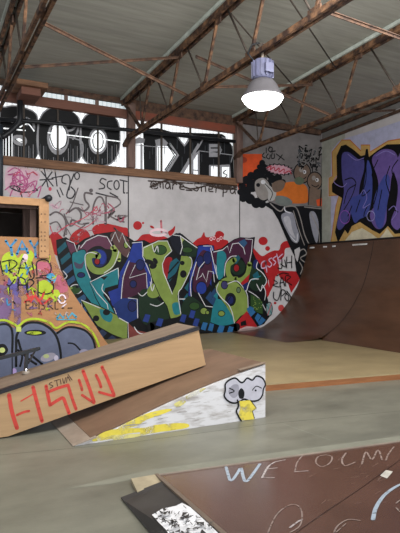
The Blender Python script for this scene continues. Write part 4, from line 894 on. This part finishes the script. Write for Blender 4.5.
for i in range(120):
    x = rr.uniform(154, 214); y = rr.uniform(510, 548)
    if y < 504+(x-182)*.75+2 and x > 180: continue
    p.fill([(x+rr.uniform(-4.5, 4.5), y+rr.uniform(-2.6, 2.6)) for _ in range(4)][:3], M_GUARD).line([(x, y), (x+rr.uniform(-4, 4), y+rr.uniform(-3, 3))], .8, M_GUARD)
p.done('torn_sticker', t, 'torn white sticker remains')
# chunk of timber poking out beyond the black sheet
hz = .02
w0, w1, w2, w3 = at_z(131, 478.5, .03), at_z(157, 474, .03), at_z(161, 482, .03), at_z(137.5, 492, .03)
mb = MB(); vs = [w0, w1, w2, w3]+[Vector((v.x, v.y, .002)) for v in (w0, w1, w2, w3)]
mb.add(vs, [(0, 1, 2, 3), (7, 6, 5, 4), (0, 1, 5, 4), (1, 2, 6, 5), (2, 3, 7, 6), (3, 0, 4, 7)], mat('pale_weathered_lumber', L(160, 148, 124), scale=5, var=.15)); mb.build('timber_end', t, label='pale timber end at the corner')
# chalk lettering
p = Paint(Aq, nrm, .0012)
CH = spray(168, 160, 160, .75, 26); CHF = spray(136, 120, 114, .7, 26)
CHB = spray(156, 168, 182, .8, 26)
for l_, w_, m_ in (([(226, 467), (228, 474), (231, 481), (237, 474), (241, 468), (243, 476), (246, 482), (253, 474), (260, 464)], 2.4, CHB), ([(275, 462), (268, 467), (262, 478)], 1.6, CH), ([(275, 462), (285, 460)], 1.4, CH), ([(267, 469), (277, 468)], 1.2, CH), ([(262, 478), (274, 478)], 1.4, CH),
                   ([(303, 455), (297, 463), (295, 472)], 1.2, CHF), ([(295, 472), (308, 471)], 1.2, CH), ([(326, 455), (318, 457), (316, 463), (322, 467), (330, 463), (332, 457), (326, 455)], 1.3, CHF), ([(346, 453), (342, 460), (345, 466), (356, 462)], 1.5, CHF),
                   ([(362, 464), (366, 452), (372, 460), (378, 450), (382, 460)], 1.4, CHF), ([(394, 447), (388, 455), (386, 461)], 1.2, CHF),
                   ([(268, 533), (276, 516), (288, 506), (298, 506), (302, 514), (300, 526), (290, 533)], 1.2, CHF), ([(290, 528), (298, 522), (302, 520)], 1.8, CH),
                   ([(334, 533), (338, 526), (348, 520), (360, 521)], 1.4, CHF), ([(373, 520), (376, 508), (384, 496), (396, 487), (408, 482)], 3.0, CHB), ([(396, 504), (402, 500), (408, 506), (402, 513), (396, 508)], 1.4, CHF), ([(336, 533), (346, 524)], 1.0, CHF)):
    p.line(l_, w_*1.25, m_)
p.fill([(380, 476), (386, 470.5), (393, 472), (387, 479)], mat('pale_label', L(190, 186, 178), scale=20, var=.2))
p.line([(400, 460), (360, 489), (320, 516), (296, 533)], .9, paint(60, 42, 36), False).line([(430, 438), (400, 460)], .9, paint(60, 42, 36), False)
for i in range(20):
    x = rr.uniform(300, 398); y = rr.uniform(458, 520); p.line([(x, y), (x+rr.uniform(2, 9), y-rr.uniform(.5, 5))], .3, CHF)
p.done('chalk_writing', t, 'chalk letters WELCOME and more below, with a dark joint line')

# floor: saw-cut joints
p = Paint((0, 0, 0), (0, 0, 1), .0008)
CJ = paint(84, 84, 76); CL = paint(150, 152, 140)
p.line([(0, 455), (120, 444), (267, 424), (400, 411)], .7, CJ, False).line([(283, 424), (330, 440)], .6, CL, False)
p.fill([(60, 490), (150, 470), (280, 452), (400, 436), (400, 442), (270, 459), (160, 474), (110, 484)], mat('pale_floor_band', L(124, 124, 112), rough=.5, scale=3, var=.08))  # paler band beside the low edge of the bank ramp
fl = bpy.data.objects['floor']; p.done('saw_cut_joint', fl, 'thin joint lines and a paler band in the concrete')
